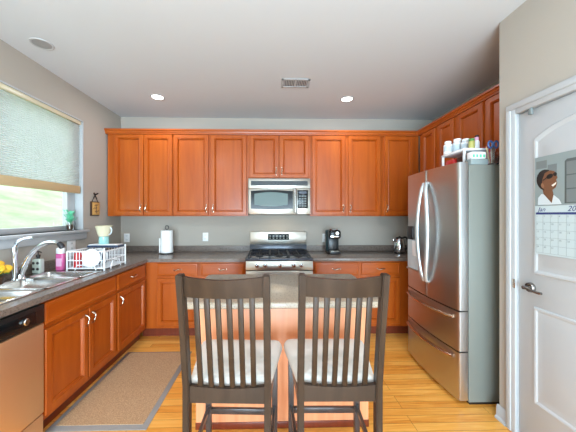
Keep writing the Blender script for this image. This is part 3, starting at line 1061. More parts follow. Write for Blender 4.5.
# outlets
def outlet(label, xf, x, z, wide=0.075):
    c = xf @ Vector((x, 0, z))
    t = thing('wall_outlet', label, 'outlet', c, 'wall outlets')
    MB(xf).box(x - wide / 2, x + wide / 2, -0.006, -0.0005, z - 0.058, z + 0.058, 0.002).build('cover_plate', 'white', t)
    for dz in (-0.026, 0.026):
        s = MB(xf).box(x - 0.017, x + 0.017, -0.0085, -0.0062, z + dz - 0.015, z + dz + 0.015, 0.001, 1).build('socket', 'plate', t)
        MB(xf).box(x - 0.008, x - 0.005, -0.0092, -0.0085, z + dz - 0.006, z + dz + 0.006).box(x + 0.005, x + 0.008, -0.0092, -0.0085, z + dz - 0.006, z + dz + 0.006).build('slots', 'dark_metal', s)
BW = Matrix.Translation((0, YB, 0))
LW = Matrix.Translation((XL, 0, 0)) @ LEFT
outlet('white outlet on the back wall near the window corner, above the dish rack', BW, -1.972, 1.10)
outlet('white outlet on the back wall between the paper towel and the range', BW, -0.91, 1.11)
outlet('white outlet on the back wall behind the coffee maker', BW, 0.735, 1.095)
outlet('white double outlet on the window wall above the pink soap', LW, 2.83, 1.095, 0.115)

# paper towel
c = (-1.345, 3.52, CT1 + 0.001)
t = thing('paper_towel', 'white paper towel roll on a dark stand on the back worktop', 'paper towel', c)
MB().lathe([(0.078, 0), (0.078, 0.008), (0.07, 0.012), (0, 0.012)], c, 24).build('stand_base', 'dark_metal', t)
m = MB().tube([(c[0], c[1], c[2] + 0.01), (c[0], c[1], c[2] + 0.31)], 0.006, 8)
m.tube([(c[0] + 0.022 * math.cos(a), c[1], c[2] + 0.335 + 0.024 * math.sin(a)) for a in [k * PI / 6 for k in range(12)]], 0.0045, 6, closed=True)
m.build('stand_rod', 'dark_metal', t)
MB().lathe([(0.02, 0.014), (0.072, 0.014), (0.075, 0.018), (0.075, 0.296), (0.072, 0.30), (0.02, 0.30), (0.02, 0.014)], c, 32).build('roll', 'paper', t)
MB().prism([(c[0] - 0.072, c[1] - 0.03), (c[0] - 0.076, c[1] - 0.028), (c[0] - 0.083, c[1] - 0.045), (c[0] - 0.08, c[1] - 0.048)], c[2] + 0.014, c[2] + 0.20, 'XY').build('loose_sheet', 'paper', t)

# coffee maker
c = (0.788, 3.50, CT1 + 0.001)
t = thing('coffee_maker', 'black single-serve coffee maker on the back worktop', 'coffee maker', c)
x, y, z = c
MB().box(x - 0.062, x + 0.075, y - 0.11, y + 0.12, z, z + 0.035, 0.01).build('base', 'black', t)
MB().box(x - 0.085, x + 0.08, y + 0.0, y + 0.13, z + 0.02, z + 0.30, 0.025, 3).build('water_tank', 'glass_dark', t)
MB().box(x - 0.062, x + 0.062, y - 0.02, y + 0.02, z + 0.03, z + 0.20, 0.008).build('column', 'black', t)
MB().box(x - 0.07, x + 0.08, y - 0.115, y + 0.10, z + 0.195, z + 0.305, 0.03, 4).build('brew_head', 'black_gloss', t)
MB().lathe([(0.058, 0), (0.06, 0.01), (0.055, 0.018), (0, 0.022)], (x + 0.005, y - 0.02, z + 0.298), 22).build('lid', 'steel_bright', t)
MB().box(x - 0.055, x + 0.055, y - 0.119, y - 0.113, z + 0.215, z + 0.235, 0.002).build('chrome_band', 'chrome', t)
MB().lathe([(0.022, 0), (0.022, -0.004), (0, -0.004)], (x + 0.03, y - 0.112, z + 0.265), 16, 'Y').build('button', 'steel_bright', t)
MB().box(x - 0.05, x + 0.055, y - 0.105, y - 0.025, z + 0.0352, z + 0.042, 0.003).build('drip_tray', 'steel', t)

# kettle
c = (1.660, 3.50, CT1 + 0.001)
t = thing('electric_kettle', 'steel electric kettle with black handle beside the refrigerator', 'kettle', c)
MB().lathe([(0.07, 0), (0.072, 0.018), (0.066, 0.022)], c, 24).build('base', 'black', t)
MB().lathe([(0.066, 0.023), (0.072, 0.05), (0.066, 0.13), (0.054, 0.185), (0.05, 0.19)], c, 26).build('body', 'chrome', t)
MB().lathe([(0.051, 0.19), (0.045, 0.205), (0.012, 0.212), (0.012, 0.222), (0, 0.224)], c, 20).build('lid', 'black', t)
MB().tube(bezier((c[0] + 0.045, c[1], c[2] + 0.20), (c[0] + 0.115, c[1] - 0.02, c[2] + 0.25), (c[0] + 0.115, c[1] - 0.02, c[2] + 0.06), (c[0] + 0.068, c[1], c[2] + 0.04)), 0.012, 8, flat=1.4).build('handle', 'black', t)
m = MB().hexa([(c[0] - 0.085, c[1] - 0.012, c[2] + 0.155), (c[0] - 0.05, c[1] - 0.02, c[2] + 0.14), (c[0] - 0.05, c[1] + 0.02, c[2] + 0.14), (c[0] - 0.085, c[1] + 0.012, c[2] + 0.155)],
              [(c[0] - 0.09, c[1] - 0.014, c[2] + 0.185), (c[0] - 0.045, c[1] - 0.02, c[2] + 0.185), (c[0] - 0.045, c[1] + 0.02, c[2] + 0.185), (c[0] - 0.09, c[1] + 0.014, c[2] + 0.185)], 0.004)
m.build('spout', 'chrome', t)

# ------------------------------------------------------------------ range
RA, RB, RF = -0.297, 0.468, 3.085
rg = thing('gas_range', 'stainless gas range between the two worktops', 'stove', ((RA + RB) / 2, 3.4, 0))
MB().box(RA, RB, RF + 0.03, YB - 0.006, 0.03, 0.895, 0.003).build('body', 'grey_metal', rg)
m = MB().hexa([(RA, RF, 0.785), (RB, RF, 0.785), (RB, RF + 0.06, 0.785), (RA, RF + 0.06, 0.785)], [(RA, RF + 0.015, 0.885), (RB, RF + 0.015, 0.885), (RB, RF + 0.06, 0.885), (RA, RF + 0.06, 0.885)], 0.004)
cpn = m.build('control_panel', 'steel', rg)
for kx in (-0.17, -0.078, 0.092, 0.251, 0.338):
    k = MB().lathe([(0.024, 0.0), (0.024, -0.006), (0.019, -0.008), (0.017, -0.03), (0.0, -0.032)], (kx, RF + 0.006, 0.835), 18, 'Y').build('knob', 'steel_bright', rg)
    MB().box(kx - 0.003, kx + 0.003, RF - 0.028, RF - 0.022, 0.822, 0.853, 0.001, 1).build('pointer', 'black', k)
od = MB().box(RA + 0.003, RB - 0.003, RF - 0.005, RF + 0.03, 0.20, 0.775, 0.006).build('oven_door', 'steel', rg)
MB().box(RA + 0.10, RB - 0.10, RF - 0.0075, RF - 0.004, 0.32, 0.62, 0.002).build('oven_window', 'glass_dark', od)
m = MB().tube([(RA + 0.06, RF - 0.045, 0.715), (RB - 0.06, RF - 0.045, 0.715)], 0.013, 12)
for e in (RA + 0.09, RB - 0.09):
    m.tube([(e, RF - 0.045, 0.715), (e, RF - 0.003, 0.715)], 0.009, 8)
m.build('oven_handle', 'steel_bright', od)
MB().box(RA + 0.003, RB - 0.003, RF - 0.003, RF + 0.03, 0.05, 0.19, 0.006).build('warming_drawer', 'steel', rg)
m = MB().box(RA, RB, RF + 0.005, 3.66, 0.887, 0.915, 0.006)
m.build('cooktop', 'enamel', rg)
MB().box(RA, RB, 3.655, YB - 0.006, 0.895, 1.005, 0.004).build('rear_shelf', 'enamel', rg)
MB().box(RA + 0.002, RB - 0.002, 3.672, YB - 0.006, 1.015, 1.185, 0.006).build('backguard', 'steel', rg)
MB().box(RA + 0.002, RB - 0.002, 3.68, YB - 0.006, 1.003, 1.018).build('shadow_gap', 'black', rg)
dp = MB().box(-0.054, 0.230, 3.668, 3.673, 1.075, 1.155, 0.002).build('display', 'black_gloss', rg)
for i in range(6):
    for j in range(2):
        MB().box(-0.035 + i * 0.046, -0.015 + i * 0.046, 3.6672, 3.6682, 1.09 + j * 0.03, 1.104 + j * 0.03).build('touch_button', 'grey_metal', dp)
for i, (x0, x1) in enumerate(((RA + 0.03, RA + 0.265), (RA + 0.275, RB - 0.275), (RB - 0.265, RB - 0.03))):
    m = MB()
    y0, y1, zt = RF + 0.045, 3.63, 0.952
    for a in (x0, x1):
        m.box(a - 0.006, a + 0.006, y0, y1, zt - 0.012, zt, 0.003, 1)
    for q in (y0, (y0 + y1) / 2, y1):
        m.box(x0, x1, q - 0.006, q + 0.006, zt - 0.012, zt, 0.003, 1)
    xm = (x0 + x1) / 2
    m.box(xm - 0.005, xm + 0.005, y0, y1, zt - 0.012, zt, 0.003, 1)
    for a in (x0, x1):
        for q in (y0, y1):
            m.box(a - 0.006, a + 0.006, q - 0.006, q + 0.006, 0.914, zt - 0.006)
    m.build('grate', 'cast_iron', rg)
    for q in ((y0 * 0.72 + y1 * 0.28), (y0 * 0.28 + y1 * 0.72)):
        MB().lathe([(0.05, 0.0), (0.048, 0.006), (0.036, 0.008), (0.036, 0.016), (0.03, 0.02), (0, 0.021)], (xm, q, 0.915), 20).build('burner', 'cast_iron', rg)

# ------------------------------------------------------------------ microwave
MA, MZ, MF = -0.290, 1.418, 3.34
mw = thing('microwave', 'stainless over-the-range microwave under the short cabinet', 'microwave', (0.09, 3.5, MZ))
MXB = 0.472
MB().box(MA, MXB, MF + 0.02, YB - 0.003, MZ, 1.860, 0.003).build('body', 'grey_metal', mw)
MB().box(MA, MXB, MF, MF + 0.02, 1.735, 1.860, 0.005).build('top_panel', 'steel', mw)
m = MB().box(-0.257, 0.440, MF - 0.003, MF + 0.001, 1.772, 1.828, 0.001, 1)
for i in range(4):
    m.box(-0.255, 0.438, MF - 0.006, MF - 0.002, 1.778 + i * 0.013, 1.783 + i * 0.013)
m.build('vent_grille', 'black', mw)
dr = MB().box(MA, 0.300, MF - 0.004, MF + 0.02, MZ, 1.732, 0.006).build('door', 'steel', mw)
def rrect(x0, x1, z0, z1, bow=0.012, n=10):
    pts = [(x0, z0 + bow), (x1, z0 + bow)]
    pts = [(x0 + (x1 - x0) * i / n, z0 + bow - bow * math.sin(PI * i / n)) for i in range(n + 1)]
    pts += [(x1 + (x0 - x1) * i / n, z1 - bow + bow * math.sin(PI * i / n)) for i in range(n + 1)]
    return pts
fr = MB().prism(rrect(-0.258, 0.258, 1.478, 1.716, 0.01), MF - 0.007, MF - 0.003, 'XZ').build('window_surround', 'black_gloss', dr)
MB().prism(rrect(-0.215, 0.195, 1.515, 1.690, 0.02), MF - 0.009, MF - 0.0065, 'XZ').build('window', 'mw_glass' if 'mw_glass' in M else 'glass_dark', fr)
m = MB().tube([(0.282, MF - 0.035, 1.44), (0.282, MF - 0.042, 1.50), (0.282, MF - 0.042, 1.68), (0.282, MF - 0.035, 1.735)], 0.012, 10)
for zq in (1.455, 1.72):
    m.tube([(0.282, MF - 0.036, zq), (0.282, MF - 0.002, zq)], 0.008, 8)
m.build('handle', 'steel_bright', dr)
cp_ = MB().box(0.303, MXB, MF - 0.003, MF + 0.02, MZ, 1.732, 0.005).build('control_panel', 'steel', mw)
kp = MB().box(0.312, 0.443, MF - 0.006, MF - 0.002, 1.492, 1.716, 0.003).build('keypad', 'black_gloss', cp_)
MB().box(0.33, 0.425, MF - 0.0072, MF - 0.0058, 1.672, 1.700).build('clock_display', 'enamel', cp_)
for i in range(3):
    for j in range(5):
        MB().box(0.330 + i * 0.034, 0.354 + i * 0.034, MF - 0.0072, MF - 0.0058, 1.512 + j * 0.03, 1.530 + j * 0.03).build('touch_button', 'photo_mid', cp_)
area_light('hood_lamp', (0.085, 3.50, MZ - 0.004), (0, 0, 0), 0.16, 0.07, 0.7, (1.0, 0.78, 0.5), parent=None)

# ------------------------------------------------------------------ dishwasher
dw = thing('dishwasher', 'stainless dishwasher with black control strip under the worktop', 'dishwasher', (-1.7, 1.42, 0))
DX = -1.412
MB().box(-2.03, DX - 0.035, 1.118, 1.722, 0.0, 0.873).build('body', 'grey_metal', dw)
dd = MB().box(DX - 0.034, DX, 1.119, 1.721, 0.188, 0.742, 0.006).build('door', 'steel_dw' if 'steel_dw' in M else 'steel', dw)
cpl = MB().box(DX - 0.034, DX + 0.004, 1.119, 1.721, 0.746, 0.862, 0.006).build('control_panel', 'black', dw)
MB().box(DX + 0.003, DX + 0.006, 1.135, 1.66, 0.765, 0.835, 0.002).build('button_strip', 'black_gloss', cpl)
MB().lathe([(0.020, 0), (0.020, 0.012), (0.016, 0.016), (0, 0.016)], (DX + 0.004, 1.585, 0.800), 18, 'X').build('dial', 'steel_bright', cpl)
for i in range(3):
    MB().box(DX + 0.006, DX + 0.010, 1.34 + i * 0.035, 1.362 + i * 0.035, 0.79, 0.805, 0.002).build('button', 'white', cpl)
MB().box(DX - 0.05, DX - 0.004, 1.119, 1.721, 0.02, 0.180, 0.004).build('kick_panel', 'steel_dw' if 'steel_dw' in M else 'steel', dw)

# ------------------------------------------------------------------ refrigerator
FA, FB_ = 1.978, 2.742      # near and far side (Y)
rf = thing('refrigerator', 'stainless french-door refrigerator with two freezer drawers', 'refrigerator', (1.8, 2.36, 0))
MB().box(1.456, 2.19, FA, FB_, 0.02, 1.785, 0.006).build('cabinet_body', 'grey_metal', rf)
MB().box(1.47, 2.18, FA + 0.01, FB_ - 0.01, 0.0, 0.022).build('base_grille', 'black', rf)
def front_poly(y0, y1, bow=0.026, x_edge=1.384, xb=1.450, n=12, rr=0.014):
    """convex front between y0 and y1 of the full width FA..FB_"""
    mid, half = (FA + FB_) / 2, (FB_ - FA) / 2
    fx_ = lambda y: x_edge - bow * (1 - ((y - mid) / half) ** 2)
    pts = []
    ys = [y0 + rr + (y1 - y0 - 2 * rr) * i / n for i in range(n + 1)]
    pts.append((xb, y0))
    pts.append((fx_(y0) + rr, y0))
    for a in (0.35, 0.7):
        pts.append((fx_(y0) + rr * (1 - math.sin(a * PI / 2)), y0 + rr * (1 - math.cos(a * PI / 2))))
    pts += [(fx_(y), y) for y in ys]
    for a in (0.7, 0.35):
        pts.append((fx_(y1) + rr * (1 - math.sin(a * PI / 2)), y1 - rr * (1 - math.cos(a * PI / 2))))
    pts.append((fx_(y1) + rr, y1))
    pts.append((xb, y1))
    return pts, fx_
ym = 2.362
pn, fxx = front_poly(FA, ym - 0.003)
dn = MB().prism(pn, 0.700, 1.802, 'XY').build('near_door', 'steel_fridge', rf, angle=30)
pf, _ = front_poly(ym + 0.003, FB_)
df = MB().prism(pf, 0.700, 1.802, 'XY').build('far_door', 'steel_fridge', rf, angle=30)
pw, _ = front_poly(FA, FB_, n=20)
d1_ = MB().prism(pw, 0.398, 0.690, 'XY').build('upper_drawer', 'steel_fridge', rf, angle=30)
d2_ = MB().prism(pw, 0.035, 0.388, 'XY').build('lower_drawer', 'steel_fridge', rf, angle=30)
MB().box(1.425, 1.455, FA + 0.012, FB_ - 0.012, 0.05, 1.78).build('gasket', 'black', rf)
for dr_, y_end, y_mid in ((dn, ym - 0.022, ym - 0.092), (df, ym + 0.022, ym + 0.066)):
    pts = []
    for i in range(21):
        tt = i / 20
        s = math.sin(PI * tt)
        y = y_end + (y_mid - y_end) * s
        x = fxx(y) - 0.012 - 0.036 * s ** 0.5
        pts.append((x, y, 0.835 + (1.685 - 0.835) * tt))
    pts = [(fxx(y_end) + 0.004, y_end, 0.835)] + pts + [(fxx(y_end) + 0.004, y_end, 1.685)]
    MB().tube(pts, 0.019, 12, flat=0.8, up=(1, 0, 0)).build('handle', 'satin', dr_)
for dr_, zt in ((d1_, 0.645), (d2_, 0.345)):
    pts = []
    for i in range(21):
        tt = i / 20
        y = FA + 0.06 + (FB_ - FA - 0.09) * tt
        s = math.sin(PI * tt) ** 0.5
        pts.append((fxx(y) - 0.004 - 0.040 * s, y, zt - 0.004))
    MB().tube(pts, 0.016, 10, up=(1, 0, 0), flat=0.75).build('handle', 'wood_tint_steel', dr_)
# water dispenser on the far door
y0, y1 = 2.44, 2.70
xs = fxx(2.57)
ds = MB().box(xs - 0.004, xs + 0.02, y0, y1, 0.875, 1.17, 0.004).build('water_dispenser', 'dispenser', df)
MB().box(xs - 0.008, xs + 0.01, 2.60, y1, 1.171, 1.30, 0.004).build('dispenser_controls', 'dark_metal', ds)
MB().box(xs - 0.018, xs + 0.01, y0 + 0.004, y1 - 0.004, 0.878, 0.895, 0.003).build('drip_ledge', 'steel', ds)
MB().box(xs - 0.012, xs - 0.002, 2.52, 2.60, 1.02, 1.16, 0.003).build('paddle', 'white', ds)

# things on top of the refrigerator
FT = 1.786
sh = thing('shelf_riser', 'white shelf riser on top of the refrigerator', 'shelf', (1.62, 2.27, FT))
MB().box(1.50, 1.74, 2.09, 2.375, FT + 0.130, FT + 0.150, 0.006).build('top', 'white', sh)
for x in (1.51, 1.73):
    for y in (2.10, 2.365):
        MB().box(x - 0.008, x + 0.008, y - 0.008, y + 0.008, FT + 0.001, FT + 0.131, 0.002).build('leg', 'white', sh)
ST = FT + 0.151
def jar(c, r, h, label):
    return bottle('vitamin_bottle', label, 'bottle', c, [(r * 0.94, 0), (r, 0.004), (r, h * 0.70), (r * 0.72, h * 0.80), (r * 0.62, h * 0.82)], 'white',
                  [(r * 0.74, h * 0.815), (r * 0.78, h * 0.83), (r * 0.78, h * 0.985), (r * 0.72, h), (0, h)], 'plate', 'white bottles on the shelf riser', [(r + 0.0006, h * 0.2), (r + 0.0006, h * 0.6)], labmat='dispenser')
jar((1.532, 2.332, ST), 0.034, 0.112, 'short white bottle at the far end of the fridge-top shelf')
jar((1.612, 2.325, ST), 0.040, 0.132, 'largest white bottle on the fridge-top shelf')
jar((1.62, 2.235, ST), 0.034, 0.108, 'white bottle on the fridge-top shelf beside the olive spice jar')
bottle('spice_jar', 'small jar with olive label on the fridge-top shelf', 'jar', (1.585, 2.122, ST), [(0.021, 0), (0.022, 0.003), (0.022, 0.055), (0.017, 0.06)], 'olive',
       [(0.02, 0.06), (0.02, 0.078), (0, 0.079)], 'leaf')
c = (1.680, 2.190, ST)
t = thing('spray_bottle', 'slim white bottle with dark top on the fridge-top shelf', 'bottle', c)
MB().lathe([(0.018, 0), (0.02, 0.004), (0.02, 0.07), (0.013, 0.085)], c, 16).build('body', 'white', t)
m = MB().lathe([(0.014, 0.085), (0.014, 0.10), (0.0, 0.10)], c, 14)
m.box(c[0] - 0.012, c[0] + 0.012, c[1] - 0.012, c[1] + 0.045, c[2] + 0.098, c[2] + 0.112, 0.005)
m.build('nozzle', 'pink_light', t)
MB().lathe([(0.013, 0.112), (0.014, 0.124), (0.008, 0.128), (0, 0.128)], c, 14).build('cap', 'black', t)
# under the riser
tag(MB().box(1.52, 1.62, 2.24, 2.35, FT + 0.001, FT + 0.095, 0.01).build('storage_box', 'red', None, (1.57, 2.33, FT)), 'red box tucked under the fridge-top shelf', 'box')
tag(MB().box(1.53, 1.66, 2.12, 2.22, FT + 0.001, FT + 0.10, 0.008).build('storage_box', 'black', None, (1.6, 2.17, FT)), 'dark box under the near end of the fridge-top shelf', 'box')
# tissue-like box, white above a grey lower half
t = thing('tea_box', 'white and green printed box on a grey tray on the refrigerator', 'box', (1.54, 2.035, FT))
MB().box(1.485, 1.615, 1.992, 2.062, FT + 0.001, FT + 0.045, 0.004).build('base_tray', 'photo_grey', t)
bx = MB().box(1.495, 1.605, 1.997, 2.057, FT + 0.0455, FT + 0.10, 0.008).build('box', 'white', t)
m = MB()
for i in range(4):
    m.box(1.500 + i * 0.026, 1.516 + i * 0.026, 1.9955, 1.9975, FT + 0.055, FT + 0.078)
m.build('green_print', 'mint', bx)
# cup with utensils
c = (1.655, 2.005, FT + 0.001)
t = thing('utensil_cup', 'clear cup holding pens and scissors at the pantry end of the refrigerator top', 'cup', c)
MB().lathe([(0.036, 0), (0.04, 0.003), (0.046, 0.095), (0.043, 0.095), (0.037, 0.008), (0, 0.007)], c, 20).build('cup', 'glass', t)
sc = thing('scissors', 'blue-handled scissors in the cup on top of the refrigerator', 'scissors', (c[0], c[1], c[2] + 0.01))
m = MB()
for s in (-1, 1):
    m.tube([(c[0] + 0.005 + s * 0.022 + 0.016 * math.cos(a), c[1] - 0.004, c[2] + 0.152 + 0.026 * math.sin(a)) for a in [k * PI / 8 for k in range(16)]], 0.007, 6, closed=True)
m.build('handle', 'blue', sc)
MB().hexa([(c[0] - 0.004, c[1] - 0.006, c[2] + 0.011), (c[0] + 0.012, c[1] - 0.006, c[2] + 0.011), (c[0] + 0.012, c[1] - 0.002, c[2] + 0.011), (c[0] - 0.004, c[1] - 0.002, c[2] + 0.011)],
          [(c[0] - 0.008, c[1] - 0.006, c[2] + 0.13), (c[0] + 0.018, c[1] - 0.006, c[2] + 0.13), (c[0] + 0.018, c[1] - 0.002, c[2] + 0.13), (c[0] - 0.008, c[1] - 0.002, c[2] + 0.13)]).build('blade', 'steel_bright', sc)
for dx, dy, mt, lb, tx in ((-0.015, 0.01, 'tan', 'tan pencil in the cup on top of the refrigerator', -0.02), (0.02, 0.014, 'white', 'white pen in the cup on top of the refrigerator', 0.03), (0.004, 0.018, 'red', 'red pen in the cup on top of the refrigerator', -0.004)):
    o = MB().tube([(c[0] + dx * 0.6, c[1] + dy, c[2] + 0.010), (c[0] + dx + tx * 0.7, c[1] + dy + 0.008, c[2] + 0.130), (c[0] + dx + tx * 0.8, c[1] + dy + 0.010, c[2] + 0.142)], [0.004, 0.004, 0.0015], 8).build('pen', mt, None, c)
    tag(o, lb, 'pen', 'pens in the cup')
# lilac and red items on a small stack beside the cup
c = (1.795, 2.235, FT + 0.001)
t = thing('sugar_canister', 'pale lilac canister with red lid on the refrigerator, behind the scissors', 'canister', c)
MB().lathe([(0.038, 0), (0.04, 0.004), (0.04, 0.155), (0.036, 0.16)], c, 20).build('body', 'pink_light', t)
MB().lathe([(0.041, 0.16), (0.042, 0.185), (0.036, 0.19), (0, 0.191)], c, 20).build('lid', 'red', t)

# ------------------------------------------------------------------ island
IX0, IX1, IY0, IY1 = -0.530, 0.672, 1.540, 2.285
isl = thing('kitchen_island', 'cherry veneered island in the middle of the kitchen', 'island', (0.08, 2.0, 0))
MB().box(IX0 + 0.03, IX1 - 0.028, 1.80, IY1 - 0.03, 0.0, 0.876, 0.002).build('body', 'island_panel', isl)
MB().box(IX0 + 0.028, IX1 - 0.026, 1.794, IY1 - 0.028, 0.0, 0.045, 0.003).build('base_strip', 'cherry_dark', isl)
for a, b in ((IX0 + 0.045, 0.075), (0.085, IX1 - 0.043)):
    xfb = Matrix.Translation((0, 2 * (IY1 - 0.03), 0)) @ Matrix.Scale(-1, 4, (0, 1, 0))
    cab_door(xfb, a, b, 0.15, 0.85, IY1 - 0.03, isl, (b - 0.03) if a < 0 else (a + 0.03), 0.76)
poly = []
def corner_pts(cx, cy, r, a0):
    return [(cx + r * math.cos(a0 + k * PI / 12), cy + r * math.sin(a0 + k * PI / 12)) for k in range(7)]
r = 0.035
poly = corner_pts(IX1 - r, IY1 - r, r, 0) + corner_pts(IX0 + r, IY1 - r, r, PI / 2) + corner_pts(IX0 + r, IY0 + r, r, PI) + corner_pts(IX1 - r, IY0 + r, r, 1.5 * PI)
cx, cy = (IX0 + IX1) / 2, (IY0 + IY1) / 2
m = MB()
vs, fs = [], []
n = len(poly)
lev = [(0.006, 0.877), (0.0, 0.883), (0.0, 0.906), (0.003, 0.912), (0.009, 0.915)]
for d, z in lev:
    for (x, y) in poly:
        vs.append((cx + (x - cx) * (1 - d / (IX1 - IX0) * 2), cy + (y - cy) * (1 - d / (IY1 - IY0) * 2), z))
for i in range(len(lev) - 1):
    for k in range(n):
        l = (k + 1) % n
        fs.append((i * n + k, i * n + l, (i + 1) * n + l, (i + 1) * n + k))
fs.append(tuple((len(lev) - 1) * n + k for k in range(n)))
fs.append(tuple(range(n))[::-1])
m.raw(vs, fs)
tag(m.build('island_top', 'granite_light', None, (cx, cy, 0.877), angle=30), 'light speckled stone top on the island, with an overhang above the chair seats', 'countertop')

# ------------------------------------------------------------------ counter chairs
def chair(label, cx_, cy_, rot, width):
    t = thing('counter_chair', label, 'chair', (cx_, cy_, 0), 'chairs at the island')
    xf = Matrix.Translation((cx_, cy_, 0)) @ Matrix.Rotation(rot, 4, 'Z')
    hw = width / 2
    TH, TD = 0.029, 0.044
    # rear legs run up as back posts, raked toward the viewer above the seat
    for s in (-1, 1):
        m = MB(xf)
        xi, xo_ = s * (hw - TH), s * hw
        lo, hi = min(xi, xo_), max(xi, xo_)
        secs = [(0.0, -0.028), (0.45, 0.0), (0.66, 0.0), (0.90, -0.034), (1.166, -0.082)]
        vs, fs = [], []
        for z, y in secs:
            vs += [(lo, y - TD / 2, z), (hi, y - TD / 2, z), (hi, y + TD / 2, z), (lo, y + TD / 2, z)]
        for i in range(len(secs) - 1):
            for k in range(4):
                l = (k + 1) % 4
                fs.append((i * 4 + k, i * 4 + l, i * 4 + 4 + l, i * 4 + 4 + k))
        fs += [(3, 2, 1, 0), (16, 17, 18, 19)]
        bm = bmesh.new()
        bv = [bm.verts.new(p) for p in vs]
        for f in fs:
            bm.faces.new([bv[i] for i in f])
        bmesh.ops.recalc_face_normals(bm, faces=bm.faces[:])
        bmesh.ops.bevel(bm, geom=[e for e in bm.edges if len(e.link_faces) == 2 and e.calc_face_angle() > 0.5], offset=0.004, segments=2, affect='EDGES')
        m.from_bm(bm)
        m.build('rear_leg', 'chair_wood', t)
    # top rail, bowed toward the viewer in the middle
    def rail(z0, z1, y0, y1, bow, th, name):
        m = MB(xf)
        N = 12
        vs, fs = [], []
        for i in range(N + 1):
            u = i / N
            x = -hw + TH * 0.9 + (width - 2 * TH * 0.9) * u
            b = -bow * math.sin(PI * u)
            dz = -0.010 * math.sin(PI * u)
            for (y, z) in ((y0 - th / 2, z0), (y0 + th / 2, z0), (y1 + th / 2, z1 + dz), (y1 - th / 2, z1 + dz)):
                vs.append((x, y + b, z))
        for i in range(N):
            for k in range(4):
                l = (k + 1) % 4
                fs.append((i * 4 + k, i * 4 + l, i * 4 + 4 + l, i * 4 + 4 + k))
        fs += [(3, 2, 1, 0), (N * 4, N * 4 + 1, N * 4 + 2, N * 4 + 3)]
        m.raw(vs, fs)
        return m.build(name, 'chair_wood', t)
    rail(1.068, 1.156, -0.062, -0.078, 0.022, 0.020, 'top_rail')
    rail(0.586, 0.660, 0.0, 0.0, 0.0, 0.022, 'seat_rail')
    for i in range(6):
        u = (i + 1) / 7
        x = -hw + TH + (width - 2 * TH) * u
        b = -0.022 * math.sin(PI * u)
        MB(xf).hexa([(x - 0.0115, -0.005, 0.64), (x + 0.0115, -0.005, 0.64), (x + 0.0115, 0.009, 0.64), (x - 0.0115, 0.009, 0.64)],
                    [(x - 0.0115, -0.069 + b, 1.082), (x + 0.0115, -0.069 + b, 1.082), (x + 0.0115, -0.055 + b, 1.082), (x - 0.0115, -0.055 + b, 1.082)], 0.003).build('slat', 'chair_wood', t)
    # seat frame and front legs
    fw = 0.235
    for s in (-1, 1):
        x0, x1 = s * (fw - 0.04) - 0.018, s * (fw - 0.04) + 0.018
        MB(xf).hexa([(x0 + 0.003, 0.392, 0), (x1 - 0.003, 0.392, 0), (x1 - 0.003, 0.422, 0), (x0 + 0.003, 0.422, 0)], [(x0, 0.388, 0.60), (x1, 0.388, 0.60), (x1, 0.424, 0.60), (x0, 0.424, 0.60)], 0.003).build('front_leg', 'chair_leg', t)
    m = MB(xf)
    m.box(-fw + 0.06, fw - 0.06, 0.396, 0.418, 0.545, 0.612, 0.003)
    for s in (-1, 1):
        a = s * (hw - 0.012)
        b = s * (fw - 0.042)
        q = 0.010
        m.hexa([(a - q, 0.02, 0.56), (a + q, 0.02, 0.56), (b + q, 0.39, 0.56), (b - q, 0.39, 0.56)], [(a - q, 0.02, 0.615), (a + q, 0.02, 0.615), (b + q, 0.39, 0.615), (b - q, 0.39, 0.615)], 0.002)
    m.build('seat_apron', 'chair_leg', t)
    MB(xf).box(-fw + 0.055, fw - 0.055, 0.394, 0.416, 0.238, 0.272, 0.004).build('footrest', 'chair_leg', t)
    MB(xf).box(-hw + 0.02, hw - 0.02, -0.021, -0.003, 0.19, 0.22, 0.004).build('rear_stretcher', 'chair_wood', t)
    for s in (-1, 1):
        a, b, q = s * (hw - 0.014), s * (fw - 0.042), 0.008
        MB(xf).hexa([(a - q, 0.0, 0.262), (a + q, 0.0, 0.262), (b + q, 0.40, 0.262), (b - q, 0.40, 0.262)], [(a - q, 0.0, 0.294), (a + q, 0.0, 0.294), (b + q, 0.40, 0.294), (b - q, 0.40, 0.294)], 0.002).build('side_stretcher', 'chair_leg', t)
    # upholstered seat: trapezoid with rounded corners and domed top
    m = MB(xf)
    bw = hw - 0.006
    def outline(d, z, dome=0.0):
        pts = []
        y0, y1 = 0.026 + d, 0.446 - d
        b0, b1 = bw - d, fw + 0.005 - d
        rr = max(0.012, 0.05 - d)
        corners = [((b1, y1), 0), ((-b1, y1), 1), ((-b0, y0), 2), ((b0, y0), 3)]
        for (x, y), q in corners:
            rc = rr if q < 2 else 0.014
            c_ = (x - math.copysign(rc, x), y - rc if q < 2 else y + rc)
            a0 = q * PI / 2
            for k in range(6):
                a = a0 + k / 5 * PI / 2
                pts.append((c_[0] + rc * math.cos(a), c_[1] + rc * math.sin(a), z))
        return pts
    lv = [(0.012, 0.606), (0.004, 0.612), (0.0, 0.628), (0.004, 0.646), (0.014, 0.662), (0.04, 0.674), (0.08, 0.680), (0.13, 0.683)]
    vs, fs = [], []
    for d, z in lv:
        vs += outline(d, z)
    n = 24
    for i in range(len(lv) - 1):
        for k in range(n):
            l = (k + 1) % n
            fs.append((i * n + k, i * n + l, (i + 1) * n + l, (i + 1) * n + k))
    fs.append(tuple((len(lv) - 1) * n + k for k in range(n)))
    fs.append(tuple(range(n))[::-1])
    m.raw(vs, fs)
    m.build('seat_cushion', 'cushion', t, angle=60)
    return t
chair('dark slat-back counter chair with pale cushion, on the sink side of the island', -0.197, 1.205, -math.radians(2.6), 0.386)
chair('dark slat-back counter chair with pale cushion, on the refrigerator side of the island', 0.300, 1.205, -math.radians(1.2), 0.374)

